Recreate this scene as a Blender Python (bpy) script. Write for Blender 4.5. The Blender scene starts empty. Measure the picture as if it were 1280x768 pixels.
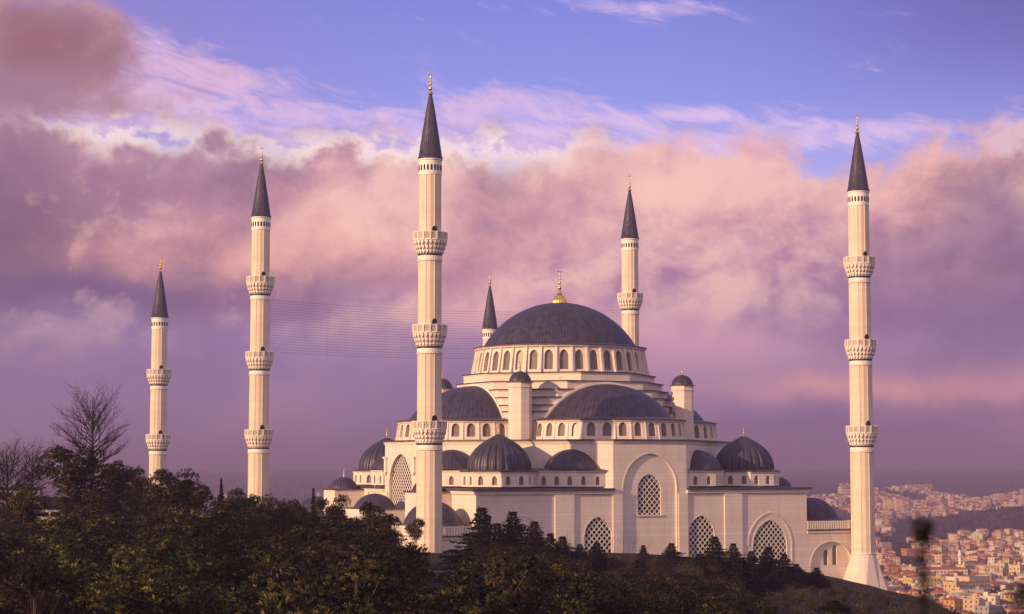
import bpy, math, random
from math import pi, sin, cos, sqrt, atan2, radians, exp
from mathutils import Vector, Matrix
from mathutils.geometry import tessellate_polygon

# ------------------------------------------------------------------ camera
S = bpy.context.scene
FPX, HY = 2452.0, 582.35                 # focal length and horizon in photo pixels
PITCH = math.atan((HY - 384) / FPX)
cam_d = bpy.data.cameras.new('camera'); cam = bpy.data.objects.new('camera', cam_d)
S.collection.objects.link(cam); S.camera = cam
cam.location = (0, 0, 0); cam.rotation_euler = (pi / 2 + PITCH, 0, 0)
cam_d.sensor_width = 36; cam_d.lens = FPX / 1280 * 36
cam_d.clip_start = 0.5; cam_d.clip_end = 60000
cam_d.dof.use_dof = True; cam_d.dof.focus_distance = 430; cam_d.dof.aperture_fstop = 1.7

# ------------------------------------------------------------------ exposure, sun
S.view_settings.view_transform = 'Standard'; S.view_settings.look = 'None'
S.view_settings.exposure = 0.30; S.view_settings.gamma = 1
S.cycles.max_bounces = 6; S.cycles.volume_bounces = 0
S.cycles.use_denoising = True
S.render.film_transparent = False
SUN_EL = radians(15)
SUN_DIR = Vector((0.79, 0.61, 0)).normalized()        # the way the light travels, on the ground
ldir = Vector((SUN_DIR.x * cos(SUN_EL), SUN_DIR.y * cos(SUN_EL), -sin(SUN_EL)))
sun_d = bpy.data.lights.new('sun', 'SUN'); sun_d.energy = 4.6; sun_d.angle = radians(0.6)
sun_d.color = (1.0, 0.65, 0.35)
sun = bpy.data.objects.new('sun', sun_d); S.collection.objects.link(sun)
sun.rotation_euler = ldir.to_track_quat('-Z', 'Y').to_euler()

# ------------------------------------------------------------------ sky (world)
W = bpy.data.worlds.new('World'); S.world = W; W.use_nodes = True
nt = W.node_tree; nt.nodes.clear()

class NT:
    """tiny helper for node maths"""
    def __init__(s, tree): s.t = tree; s.n = tree.nodes; s.l = tree.links
    def put(s, sock, v):
        if hasattr(v, 'links') or isinstance(v, bpy.types.NodeSocket): s.l.new(v, sock)
        else: sock.default_value = v
    def m(s, op, a, b=0.0, c=0.0, clamp=False):
        x = s.n.new('ShaderNodeMath'); x.operation = op; x.use_clamp = clamp
        s.put(x.inputs[0], a); s.put(x.inputs[1], b); s.put(x.inputs[2], c); return x.outputs[0]
    def vm(s, op, a, b=(0, 0, 0), sc=None):
        x = s.n.new('ShaderNodeVectorMath'); x.operation = op
        s.put(x.inputs[0], a); s.put(x.inputs[1], b)
        if sc is not None: s.put(x.inputs['Scale'], sc)
        return x.outputs[0]
    def mix(s, f, a, b, mode='MIX'):
        x = s.n.new('ShaderNodeMix'); x.data_type = 'RGBA'; x.blend_type = mode
        s.put(x.inputs[0], f)
        s.put(x.inputs[6], a if not isinstance(a, tuple) else (*a[:3], 1)); s.put(x.inputs[7], b if not isinstance(b, tuple) else (*b[:3], 1))
        return x.outputs[2]
    def noise(s, vec, scale, detail=4, rough=0.55, dist=0.0):
        x = s.n.new('ShaderNodeTexNoise'); s.put(x.inputs['Vector'], vec)
        x.inputs['Scale'].default_value = scale; x.inputs['Detail'].default_value = detail
        x.inputs['Roughness'].default_value = rough; x.inputs['Distortion'].default_value = dist
        return x.outputs[0]
    def ss(s, x, a, b):
        n = s.n.new('ShaderNodeMapRange'); n.interpolation_type = 'SMOOTHSTEP'
        s.put(n.inputs[0], x); n.inputs[1].default_value = a; n.inputs[2].default_value = b
        return n.outputs[0]
    def ramp(s, f, stops, interp='LINEAR'):
        n = s.n.new('ShaderNodeValToRGB'); n.color_ramp.interpolation = interp
        e = n.color_ramp.elements
        while len(e) < len(stops): e.new(0.5)
        for el, (p, c) in zip(e, stops): el.position = p; el.color = (*c[:3], 1)
        s.put(n.inputs[0], f); return n.outputs[0]

def rgb(r, g, b):
    f = lambda c: (c / 255 / 12.92) if c / 255 <= 0.04045 else ((c / 255 + 0.055) / 1.055) ** 2.4
    return (f(r), f(g), f(b))

def build_sky():
    k = NT(nt)
    out = nt.nodes.new('ShaderNodeOutputWorld'); bg = nt.nodes.new('ShaderNodeBackground')
    tc = nt.nodes.new('ShaderNodeTexCoord'); d = tc.outputs['Generated']
    sep = nt.nodes.new('ShaderNodeSeparateXYZ'); nt.links.new(d, sep.inputs[0])
    x, y, z = sep.outputs
    az = k.m('ARCTAN2', x, y); el = k.m('ARCSINE', z)
    # picture-like angles: P runs 0..1280, Q 0..768 over the part of the sky the photo shows
    P = k.m('MULTIPLY_ADD', az, 2452.0, 640.0)
    Q = k.m('MULTIPLY_ADD', el, -2490.0, 582.35)
    # clouds are flattened: stretch the noise sideways
    comb = nt.nodes.new('ShaderNodeCombineXYZ')
    k.put(comb.inputs[0], k.m('MULTIPLY', x, 1.0)); k.put(comb.inputs[1], y); k.put(comb.inputs[2], k.m('MULTIPLY', z, 1.25))
    dv = comb.outputs[0]
    big = k.noise(dv, 9, 5, 0.55, 0.3)
    off = k.vm('ADD', dv, (3.1, 1.7, 0.4))
    big2 = k.noise(off, 9, 5, 0.55, 0.3)
    wP = k.m('MULTIPLY_ADD', k.m('SUBTRACT', big, 0.5), 260.0, P)
    wQ = k.m('MULTIPLY_ADD', k.m('SUBTRACT', big2, 0.5), 150.0, Q)
    # clear sky: physical sky tinted to the violet evening white balance
    sky = nt.nodes.new('ShaderNodeTexSky'); sky.sky_type = 'NISHITA'; sky.sun_disc = False
    sky.sun_elevation = SUN_EL
    back = Vector((-SUN_DIR.x, -SUN_DIR.y)); sky.sun_rotation = atan2(back.x, back.y)
    sky.air_density = 1.2; sky.dust_density = 1.0; sky.ozone_density = 2.0
    nish = k.mix(1.0, sky.outputs[0], (0.032, 0.027, 0.036), 'MULTIPLY')
    def blob(px, qy, wp, wq, warped=True, tilt=0.0):
        a = k.m('SUBTRACT', wP if warped else P, px); b = k.m('SUBTRACT', wQ if warped else Q, qy)
        if tilt: b = k.m('MULTIPLY_ADD', a, -tilt, b)
        a = k.m('DIVIDE', a, wp); b = k.m('DIVIDE', b, wq)
        r = k.m('ADD', k.m('MULTIPLY', a, a), k.m('MULTIPLY', b, b))
        return k.m('EXPONENT', k.m('MULTIPLY', r, -1.0))
    clear = k.mix(1.0, k.ramp(k.m('DIVIDE', Q, 400.0), [(0, rgb(98, 100, 184)), (0.3, rgb(118, 118, 196)), (0.6, rgb(150, 140, 205)), (1, rgb(150, 120, 170))]), nish, 'ADD')
    clear = k.mix(k.m('MULTIPLY', blob(1330, -20, 330, 170, False), 0.8), clear, rgb(96, 82, 150))
    clear = k.mix(k.m('MULTIPLY', blob(0, 60, 330, 130, False), 0.6), clear, rgb(150, 120, 176))
    # high thin cloud, streaked and torn
    st = nt.nodes.new('ShaderNodeCombineXYZ')
    k.put(st.inputs[0], k.m('MULTIPLY_ADD', z, 0.5, x)); k.put(st.inputs[1], y); k.put(st.inputs[2], k.m('MULTIPLY_ADD', x, 0.55, k.m('MULTIPLY', z, 3.0)))
    wisp = k.noise(st.outputs[0], 30, 10, 0.66, 0.8)
    wmask = k.m('ADD', blob(190, 75, 200, 40, False, 0.24), blob(330, 150, 330, 40, False, 0.06))
    for b in ((650, 122, 130, 26, .1), (860, 148, 100, 18, -.1), (810, 8, 110, 14, .03), (1000, 165, 240, 18, 0), (620, 172, 260, 30, 0), (770, 185, 260, 26, 0), (60, 140, 120, 50, 0)):
        wmask = k.m('ADD', wmask, blob(b[0], b[1], b[2], b[3], False, b[4]))
    wf = k.m('MULTIPLY', k.ss(k.m('MULTIPLY_ADD', k.m('MINIMUM', wmask, 1.05), 0.34, wisp), 0.58, 0.98), 0.82, clamp=True)
    c = k.mix(wf, clear, k.mix(blob(300, 90, 500, 60, False), rgb(218, 186, 222), rgb(220, 178, 204)))
    # the big cloud bank: colour from soft masses, moved about by noise
    v = k.ramp(k.m('DIVIDE', wQ, 768.0), [(0.0, rgb(184, 146, 170)), (0.22, rgb(194, 150, 168)), (0.30, rgb(190, 142, 158)), (0.42, rgb(176, 130, 152)), (0.475, rgb(160, 122, 152)), (0.54, rgb(146, 118, 156)), (0.66, rgb(142, 112, 150)), (0.75, rgb(134, 104, 142)), (0.80, rgb(126, 98, 136)), (1, rgb(86, 60, 90))])
    masses = [
        (40, 66, 150, 80, rgb(142, 98, 110), .97), (10, 310, 190, 110, rgb(112, 84, 112), .95), (10, 190, 70, 60, rgb(138, 100, 128), .5),
        (190, 235, 190, 40, rgb(154, 110, 138), .7), (300, 325, 200, 42, rgb(222, 158, 152), .7), (440, 300, 130, 56, rgb(232, 172, 160), .75), (470, 210, 80, 50, rgb(176, 126, 150), .6),
        (690, 215, 120, 36, rgb(232, 184, 176), .7), (860, 222, 90, 36, rgb(236, 180, 168), .8), (770, 260, 60, 40, rgb(166, 122, 148), .6), (620, 290, 180, 60, rgb(208, 152, 160), .7),
        (940, 185, 80, 30, rgb(216, 150, 160), .6), (1130, 230, 100, 50, rgb(232, 176, 168), .85), (990, 300, 120, 60, rgb(166, 120, 150), .8),
        (1290, 250, 44, 30, rgb(250, 206, 182), .95), (1235, 300, 60, 50, rgb(140, 106, 144), .7), (1200, 180, 110, 30, rgb(205, 154, 176), .6),
        (820, 330, 170, 36, rgb(164, 118, 152), .7), (120, 372, 360, 24, rgb(112, 82, 124), .8), (620, 395, 180, 34, rgb(212, 154, 168), .85),
        (900, 425, 230, 40, rgb(204, 152, 172), .8), (1200, 400, 260, 42, rgb(134, 98, 142), .6), (1110, 490, 220, 24, rgb(222, 156, 156), .95),
        (1240, 520, 160, 20, rgb(146, 102, 138), .6), (300, 430, 300, 42, rgb(136, 112, 156), .55), (700, 530, 500, 40, rgb(138, 110, 154), .4),
        (380, 500, 220, 30, rgb(140, 110, 146), .5), (1000, 550, 260, 20, rgb(128, 90, 136), .6)]
    for (a, b, wa, wb, col, s_) in masses: v = k.mix(k.m('MULTIPLY', blob(a, b, wa, wb), s_), v, col)
    # relief: density here against density a little towards the sun
    def relief(scale, det, dx, dz, rough=.6):
        p = k.noise(dv, scale, det, rough, 0.35); q = k.noise(k.vm('ADD', dv, (dx, 0.0, dz)), scale, det, rough, 0.35)
        return p, k.m('SUBTRACT', p, q)
    nA, rA = relief(11, 5, -0.020, 0.026, .5); nB, rB = relief(34, 9, -0.006, 0.009, .62); nC, rC = relief(5.5, 4, -0.03, 0.035, .45)
    rel = k.m('ADD', k.m('ADD', k.m('MULTIPLY', rA, 1.0), k.m('MULTIPLY', rC, 1.5)), k.m('MULTIPLY', rB, 0.6))
    rel = k.m('ADD', rel, k.m('MULTIPLY', k.m('SUBTRACT', nA, 0.52), -0.22))
    rel = k.m('MULTIPLY', rel, k.m('MULTIPLY_ADD', blob(30, 70, 190, 110, False), -0.75, 1.0))
    calm = k.ss(Q, 350, 470)       # the lower cloud is smooth
    rel = k.m('MULTIPLY', rel, k.m('MULTIPLY_ADD', calm, -0.70, 1.0))
    hi = k.mix(calm, rgb(242, 196, 182), rgb(192, 142, 162)); lo = k.mix(calm, rgb(122, 94, 124), rgb(106, 84, 126))
    v = k.mix(k.m('MULTIPLY', k.m('MULTIPLY', rel, 3.8, clamp=True), 0.64), v, hi)
    v = k.mix(k.m('MULTIPLY', k.m('MULTIPLY', rel, -3.6, clamp=True), 0.64), v, lo)
    # top edge of the bank
    edge = k.m('ADD', 172.0, k.m('MULTIPLY', blob(-20, 0, 130, 1e6, False), -40.0))
    edge = k.m('ADD', edge, k.m('MULTIPLY', blob(1300, 0, 120, 1e6, False), -30.0))
    edge = k.m('ADD', edge, k.m('MULTIPLY', blob(1000, 0, 120, 1e6, False), -8.0))
    n3 = k.m('ADD', k.m('MULTIPLY', k.noise(dv, 15, 4, 0.5, 0.2), 0.62), k.m('MULTIPLY', k.noise(dv, 46, 8, 0.62, 0.3), 0.38))
    h0 = k.m('ADD', k.m('SUBTRACT', Q, edge), k.m('MULTIPLY', k.m('SUBTRACT', n3, 0.5), 330.0))
    # the separate dark cloud in the upper left corner
    hc = k.m('ADD', k.m('MULTIPLY', k.m('SUBTRACT', blob(10, 84, 200, 92, False), 0.36), 150.0), k.m('MULTIPLY', k.m('SUBTRACT', n3, 0.5), 240.0))
    h = k.m('MAXIMUM', h0, hc)
    cover = k.ss(h, -14, 36)
    # sunlit rims, cream white
    rim = k.m('MULTIPLY', k.ss(h0, -4, 14), k.m('SUBTRACT', 1.0, k.ss(h0, 14, 50)))
    rimsel = k.m('ADD', blob(160, 172, 120, 26, False), k.m('ADD', blob(420, 186, 130, 30, False), k.m('ADD', blob(640, 178, 130, 30, False), blob(1290, 240, 60, 70, False))), clamp=True)
    v = k.mix(k.m('MULTIPLY', k.m('MULTIPLY', rim, rimsel), 0.85, clamp=True), v, rgb(255, 232, 218))
    c = k.mix(cover, c, v)
    # unseen sky overhead and behind the view, brightened to add fill light
    c = k.mix(k.ss(el, 0.28, 0.8), c, k.mix(1.0, (0.30, 0.24, 0.34), nish, 'ADD'))
    c = k.mix(k.ss(k.m('MULTIPLY', az, az), 0.3, 3.0), c, k.mix(1.0, (0.50, 0.37, 0.42), nish, 'ADD'))
    c = k.mix(k.ss(el, -0.02, -0.12), c, (0.02, 0.015, 0.02))
    k.put(bg.inputs[0], c); bg.inputs[1].default_value = 1.0
    nt.links.new(bg.outputs[0], out.inputs[0])
build_sky()
W.cycles.sampling_method = 'MANUAL'; W.cycles.sample_map_resolution = 512

# ------------------------------------------------------------------ materials
def new_mat(name):
    m = bpy.data.materials.new(name); m.use_nodes = True
    b = m.node_tree.nodes['Principled BSDF']; return m, NT(m.node_tree), b

def obj_coord(k):
    return k.n.new('ShaderNodeTexCoord').outputs['Object']

def simple(name, col, rough=0.8, metal=0.0, var=0.15, scale=1.5, spec=0.3, bump=0.0, rnd=0.0):
    m, k, b = new_mat(name); oc = obj_coord(k)
    n = k.noise(oc, scale, 5, 0.6)
    c = k.mix(k.ss(n, 0.3, 0.7), tuple(x * (1 - var) for x in col), tuple(min(1, x * (1 + var)) for x in col))
    if rnd:
        oi = k.n.new('ShaderNodeObjectInfo'); hs = k.n.new('ShaderNodeHueSaturation')
        k.put(hs.inputs['Color'], c); k.put(hs.inputs['Value'], k.m('MULTIPLY_ADD', oi.outputs['Random'], 2 * rnd, 1 - rnd)); c = hs.outputs[0]
    k.put(b.inputs['Base Color'], c); b.inputs['Roughness'].default_value = rough; b.inputs['Metallic'].default_value = metal
    b.inputs['Specular IOR Level'].default_value = spec
    if bump:
        bp = k.n.new('ShaderNodeBump'); bp.inputs['Strength'].default_value = bump; k.put(bp.inputs['Height'], n); k.put(b.inputs['Normal'], bp.outputs[0])
    return m

def stone_mat(name, col, course=0.62, brick=1.3, line=0.75):
    """pale limestone in level courses, with faint weather streaks"""
    m, k, b = new_mat(name); oc = obj_coord(k)
    sp = k.n.new('ShaderNodeSeparateXYZ'); k.put(sp.inputs[0], oc)
    cb = k.n.new('ShaderNodeCombineXYZ'); k.put(cb.inputs[0], k.m('ADD', sp.outputs[0], sp.outputs[1])); k.put(cb.inputs[1], sp.outputs[2])
    br = k.n.new('ShaderNodeTexBrick'); k.put(br.inputs['Vector'], cb.outputs[0])
    br.inputs['Scale'].default_value = 1.0; br.inputs['Mortar Size'].default_value = 0.035; br.inputs['Mortar Smooth'].default_value = 0.3
    br.inputs['Brick Width'].default_value = brick; br.inputs['Row Height'].default_value = course
    br.inputs['Color1'].default_value = (*[c * 0.95 for c in col], 1); br.inputs['Color2'].default_value = (*[min(1, c * 1.05) for c in col], 1)
    br.inputs['Mortar'].default_value = (*[c * line for c in (col[0], col[1] * .93, col[2] * .95)], 1)
    st = k.n.new('ShaderNodeMapping'); st.inputs['Scale'].default_value = (1, 1, 0.12); k.put(st.inputs[0], oc)
    n = k.noise(st.outputs[0], 0.9, 6, 0.65); n2 = k.noise(oc, 0.25, 4, 0.6)
    dirt = k.mix(k.m('MULTIPLY', k.ss(n, 0.48, 0.8), 0.5), br.outputs[0], (col[0] * .62, col[1] * .55, col[2] * .52))
    c = k.mix(k.m('MULTIPLY', k.ss(n2, 0.35, 0.75), 0.35), dirt, (col[0] * .86, col[1] * .76, col[2] * .66))
    k.put(b.inputs['Base Color'], c); b.inputs['Roughness'].default_value = 0.75; b.inputs['Specular IOR Level'].default_value = 0.25
    bp = k.n.new('ShaderNodeBump'); bp.inputs['Strength'].default_value = 0.35; bp.inputs['Distance'].default_value = 0.05
    k.put(bp.inputs['Height'], k.m('SUBTRACT', 1.0, br.outputs[1])); k.put(b.inputs['Normal'], bp.outputs[0])
    return m

def lead_mat(name, nseam, rows=0.9):
    """lead sheet with standing seams that run up from the rim; the object's origin is the dome axis"""
    m, k, b = new_mat(name); oc = obj_coord(k)
    sp = k.n.new('ShaderNodeSeparateXYZ'); k.put(sp.inputs[0], oc)
    a = k.m('MULTIPLY', k.m('ARCTAN2', sp.outputs[1], sp.outputs[0]), nseam / (2 * pi))
    cell = k.m('FLOOR', a); fr = k.m('FRACT', a)
    seam = k.m('SUBTRACT', 1.0, k.ss(k.m('ABSOLUTE', k.m('SUBTRACT', fr, 0.5)), 0.0, 0.16))
    row = k.m('ADD', k.m('DIVIDE', sp.outputs[2], rows), k.m('MULTIPLY', k.m('MODULO', cell, 2.0), 0.5))
    rf = k.m('ABSOLUTE', k.m('SUBTRACT', k.m('FRACT', row), 0.5)); rl = k.m('SUBTRACT', 1.0, k.ss(rf, 0.0, 0.08))
    wn = k.n.new('ShaderNodeTexWhiteNoise'); wn.noise_dimensions = '2D'
    cb = k.n.new('ShaderNodeCombineXYZ'); k.put(cb.inputs[0], cell); k.put(cb.inputs[1], k.m('FLOOR', row)); k.put(wn.inputs['Vector'], cb.outputs[0])
    n = k.noise(oc, 0.5, 6, 0.65)
    base = k.mix(wn.outputs[0], (0.034, 0.028, 0.052), (0.068, 0.055, 0.092))
    base = k.mix(k.m('MULTIPLY', k.ss(n, 0.45, 0.8), 0.35), base, (0.125, 0.105, 0.145))
    base = k.mix(k.m('MULTIPLY', seam, 0.8), base, (0.018, 0.015, 0.022)); base = k.mix(k.m('MULTIPLY', rl, 0.35), base, (0.04, 0.034, 0.045))
    k.put(b.inputs['Base Color'], base); k.put(b.inputs['Roughness'], k.m('MULTIPLY_ADD', n, 0.25, 0.38)); b.inputs['Metallic'].default_value = 0.35
    bp = k.n.new('ShaderNodeBump'); bp.inputs['Strength'].default_value = 0.6; bp.inputs['Distance'].default_value = 0.12
    k.put(bp.inputs['Height'], seam); k.put(b.inputs['Normal'], bp.outputs[0])
    return m

def screen_mat(name, bar, hole, s=0.42):
    """small diagonal lattice: plaster bars with dark glass between, laid out on the pane's own UV in metres"""
    m, k, b = new_mat(name)
    uv = k.n.new('ShaderNodeUVMap').outputs[0]; sp = k.n.new('ShaderNodeSeparateXYZ'); k.put(sp.inputs[0], uv)
    a = k.m('FRACT', k.m('DIVIDE', k.m('ADD', sp.outputs[0], sp.outputs[1]), s)); c = k.m('FRACT', k.m('DIVIDE', k.m('SUBTRACT', sp.outputs[0], sp.outputs[1]), s))
    g = k.m('MAXIMUM', k.m('ABSOLUTE', k.m('SUBTRACT', a, 0.5)), k.m('ABSOLUTE', k.m('SUBTRACT', c, 0.5)))
    f = k.ss(g, 0.30, 0.34)
    k.put(b.inputs['Base Color'], k.mix(f, hole, bar)); k.put(b.inputs['Roughness'], k.m('MULTIPLY_ADD', f, 0.5, 0.25))
    return m

M = {}
M['stone'] = stone_mat('cream limestone', (0.74, 0.63, 0.56), 0.75, 60.0, 0.84)
M['trim'] = simple('smooth limestone trim', (0.76, 0.66, 0.59), 0.7, var=0.07, scale=0.6)
M['minaret'] = stone_mat('minaret limestone', (0.71, 0.585, 0.47), 1.3, 900.0, 0.93)
M['white'] = simple('white marble band', (0.76, 0.71, 0.66), 0.5, var=0.05)
M['black'] = simple('dark stone band', (0.02, 0.018, 0.02), 0.5, var=0.2)
M['lead'] = lead_mat('lead sheet fine seams', 150); M['lead72'] = lead_mat('lead sheet seams', 84); M['lead24'] = lead_mat('lead sheet lobes', 48, 1.6); M['lead16'] = lead_mat('lead sheet small dome', 30, 0.8)
M['leadflat'] = simple('lead roof edge', (0.085, 0.07, 0.085), 0.5, 0.3, 0.25, 0.6)
M['gold'] = simple('gilded copper', (0.80, 0.52, 0.14), 0.28, 0.95, 0.12, 3)
M['glass'] = simple('dark window glass', (0.050, 0.014, 0.016), 0.22, 0.0, 0.3, 0.8, 0.5)
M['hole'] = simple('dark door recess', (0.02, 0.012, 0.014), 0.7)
M['lattice'] = simple('white plaster lattice', (0.74, 0.68, 0.62), 0.7, var=0.05)
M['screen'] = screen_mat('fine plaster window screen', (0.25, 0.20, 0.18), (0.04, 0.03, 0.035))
M['panel'] = screen_mat('pierced marble parapet panel', (0.60, 0.52, 0.46), (0.14, 0.09, 0.075), 0.62)
M['wire'] = simple('dark steel cable', (0.05, 0.04, 0.05), 0.5, 0.5)

# ------------------------------------------------------------------ mesh helpers
COL = S.collection
class MB:
    def __init__(s): s.v = []; s.f = []; s.m = []; s.sm = []; s.uv = {}; s.nrm = None
    def leaf(s, vs, fs, n):
        """leaf faces that share the rounded shading of the clump they belong to"""
        if s.nrm is None: s.nrm = []
        n = n.normalized(); out = []
        for f in fs:
            a, b, c = vs[f[0]], vs[f[1]], vs[f[2]]
            out.append(f if (b - a).cross(c - a).dot(n) >= 0 else tuple(f)[::-1])
        s.add(vs, out, 0, True); s.nrm += [n] * len(vs)
    def add(s, vs, fs, m=0, smooth=False, uvs=None):
        o = len(s.v); s.v += [tuple(p) for p in vs]
        for i, f in enumerate(fs):
            if uvs is not None: s.uv[len(s.f)] = [uvs[j] for j in f]
            s.f.append([o + j for j in f]); s.m.append(m); s.sm.append(smooth)
    def box(s, x0, x1, y0, y1, z0, z1, m=0):
        s.add([(x0, y0, z0), (x1, y0, z0), (x1, y1, z0), (x0, y1, z0), (x0, y0, z1), (x1, y0, z1), (x1, y1, z1), (x0, y1, z1)],
              [(0, 3, 2, 1), (4, 5, 6, 7), (0, 1, 5, 4), (1, 2, 6, 5), (2, 3, 7, 6), (3, 0, 4, 7)], m)
    def prism(s, poly, z0, z1, m=0, top=True, bot=True, poly2=None, skip=()):
        n = len(poly); p2 = poly2 or poly
        vs = [(x, y, z0) for x, y in poly] + [(x, y, z1) for x, y in p2]
        fs = [(i, (i + 1) % n, n + (i + 1) % n, n + i) for i in range(n) if i not in skip]
        if top: fs.append(tuple(range(n, 2 * n)))
        if bot: fs.append(tuple(range(n - 1, -1, -1)))
        s.add(vs, fs, m)
    def lathe(s, prof, n, c=(0, 0), a0=0.0, a1=2 * pi, m=0, smooth=True, rf=None, cap=False):
        full = abs(a1 - a0 - 2 * pi) < 1e-6; cols = n if full else n + 1
        vs = []
        for i in range(cols):
            a = a0 + (a1 - a0) * i / n; q = rf(a) if rf else None
            for r, z in prof:
                rr = r * (q if q else 1); vs.append((c[0] + rr * cos(a), c[1] + rr * sin(a), z))
        k = len(prof); fs = []
        for i in range(n):
            j = (i + 1) % cols
            for t in range(k - 1):
                fs.append((i * k + t, j * k + t, j * k + t + 1, i * k + t + 1))
        if cap:
            fs.append(tuple(i * k + k - 1 for i in range(cols)))
            fs.append(tuple(i * k for i in range(cols - 1, -1, -1)))
        s.add(vs, fs, m, smooth)
    def tube(s, p0, p1, r0, r1, n=6, m=0, smooth=True):
        p0 = Vector(p0); p1 = Vector(p1); d = (p1 - p0)
        if d.length < 1e-6: return
        d.normalize(); a = d.cross(Vector((0, 0, 1)));
        if a.length < 1e-3: a = Vector((1, 0, 0))
        a.normalize(); b = d.cross(a)
        vs = [p0 + (a * cos(2 * pi * i / n) + b * sin(2 * pi * i / n)) * r0 for i in range(n)] + [p1 + (a * cos(2 * pi * i / n) + b * sin(2 * pi * i / n)) * r1 for i in range(n)]
        s.add(vs, [(i, (i + 1) % n, n + (i + 1) % n, n + i) for i in range(n)], m, smooth)
    def ball(s, c, r, n=8, m=0, sz=1.0):
        s.lathe([(max(1e-4, r * sin(pi * t / 6)), c[2] - r * sz * cos(pi * t / 6)) for t in range(7)], n, (c[0], c[1]), m=m)
    def build(s, name, mats, parent=None, loc=(0, 0, 0)):
        me = bpy.data.meshes.new(name)
        lx, ly, lz = loc
        me.from_pydata([(x - lx, y - ly, z - lz) for x, y, z in s.v], [], s.f)
        for mt in (mats if isinstance(mats, (list, tuple)) else [mats]): me.materials.append(M[mt] if isinstance(mt, str) else mt)
        me.polygons.foreach_set('material_index', s.m); me.polygons.foreach_set('use_smooth', s.sm)
        if s.uv:
            ul = me.uv_layers.new(name='UVMap')
            for fi, uvs in s.uv.items():
                p = me.polygons[fi]
                for li, q in zip(p.loop_indices, uvs): ul.data[li].uv = q
        me.update()
        if s.nrm: me.normals_split_custom_set_from_vertices([tuple(n) for n in s.nrm])
        o = bpy.data.objects.new(name, me); COL.objects.link(o); o.location = loc
        if parent:
            o.parent = parent
            if parent.type == 'MESH': o.location = Vector(loc) - BASE.get(parent.name, Vector())
        BASE[o.name] = Vector(loc)
        return o
BASE = {}

def tag(o, label=None, cat=None, group=None, kind=None):
    if label: o['label'] = label
    if cat: o['category'] = cat
    if group: o['group'] = group
    if kind: o['kind'] = kind
    return o
def empty(name, loc=(0, 0, 0), rz=0, label=None, cat=None, group=None):
    o = bpy.data.objects.new(name, None); COL.objects.link(o); o.location = loc; o.rotation_euler = (0, 0, rz)
    o.empty_display_size = 0.5
    return tag(o, label, cat, group)
def copy_tree(o, parent=None):
    kids = [c for c in KIDS.get(o.name, [])]
    c = o.copy(); COL.objects.link(c); c.parent = parent
    for ch in kids: copy_tree(ch, c)
    return c
KIDS = {}
def index_kids(o):
    KIDS[o.name] = list(o.children)
    for c in o.children: index_kids(c)

def arch_pts(hw, zb, zs, za, n=9, cx=0.0):
    """pointed arch outline, counter-clockwise from the bottom right"""
    h = za - zs; pts = [(cx - hw, zb), (cx + hw, zb)]
    if h >= hw * 1.0001:
        c = (h * h - hw * hw) / (2 * hw); R = hw + c; a_end = atan2(h, c)
        right = [(cx - c + R * cos(a_end * i / n), zs + R * sin(a_end * i / n)) for i in range(n + 1)]
    else:
        right = [(cx + hw * cos(pi / 2 * i / n), zs + h * sin(pi / 2 * i / n)) for i in range(n + 1)]
    left = [(2 * cx - x, z) for x, z in right[:-1]][::-1]
    return pts + right + left

def facade(mb, fmap, outer, holes, depth=0.5, m=0, mrev=0):
    """wall face with real openings: outline and holes in (s,z); fmap(s,z,d) -> xyz, d grows inwards"""
    loops = [[Vector((x, z, 0)) for x, z in outer]] + [[Vector((x, z, 0)) for x, z in h] for h in holes]
    tris = tessellate_polygon(loops); flat = [p for l in loops for p in l]
    vs = [fmap(p.x, p.y, 0) for p in flat]; fs = []
    for t in tris:
        a, b, c = [flat[i] for i in t]
        cr = (b.x - a.x) * (c.y - a.y) - (b.y - a.y) * (c.x - a.x)
        if abs(cr) > 1e-9: fs.append(tuple(t) if cr > 0 else tuple(t)[::-1])
    mb.add(vs, fs, m)
    for h in holes:
        n = len(h); vs = [fmap(x, z, 0) for x, z in h] + [fmap(x, z, depth) for x, z in h]
        mb.add(vs, [(i, n + i, n + (i + 1) % n, (i + 1) % n) for i in range(n)], mrev)

def pane(mb, fmap, pts, d, m=0):
    vs = [fmap(x, z, d) for x, z in pts]
    mb.add(vs, [tuple(range(len(pts)))], m, uvs=[(x, z) for x, z in pts])

def inside(pts, x, z):
    r = False; j = len(pts) - 1
    for i in range(len(pts)):
        (xi, zi), (xj, zj) = pts[i], pts[j]
        if (zi > z) != (zj > z) and x < (xj - xi) * (z - zi) / (zj - zi) + xi: r = not r
        j = i
    return r

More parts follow.
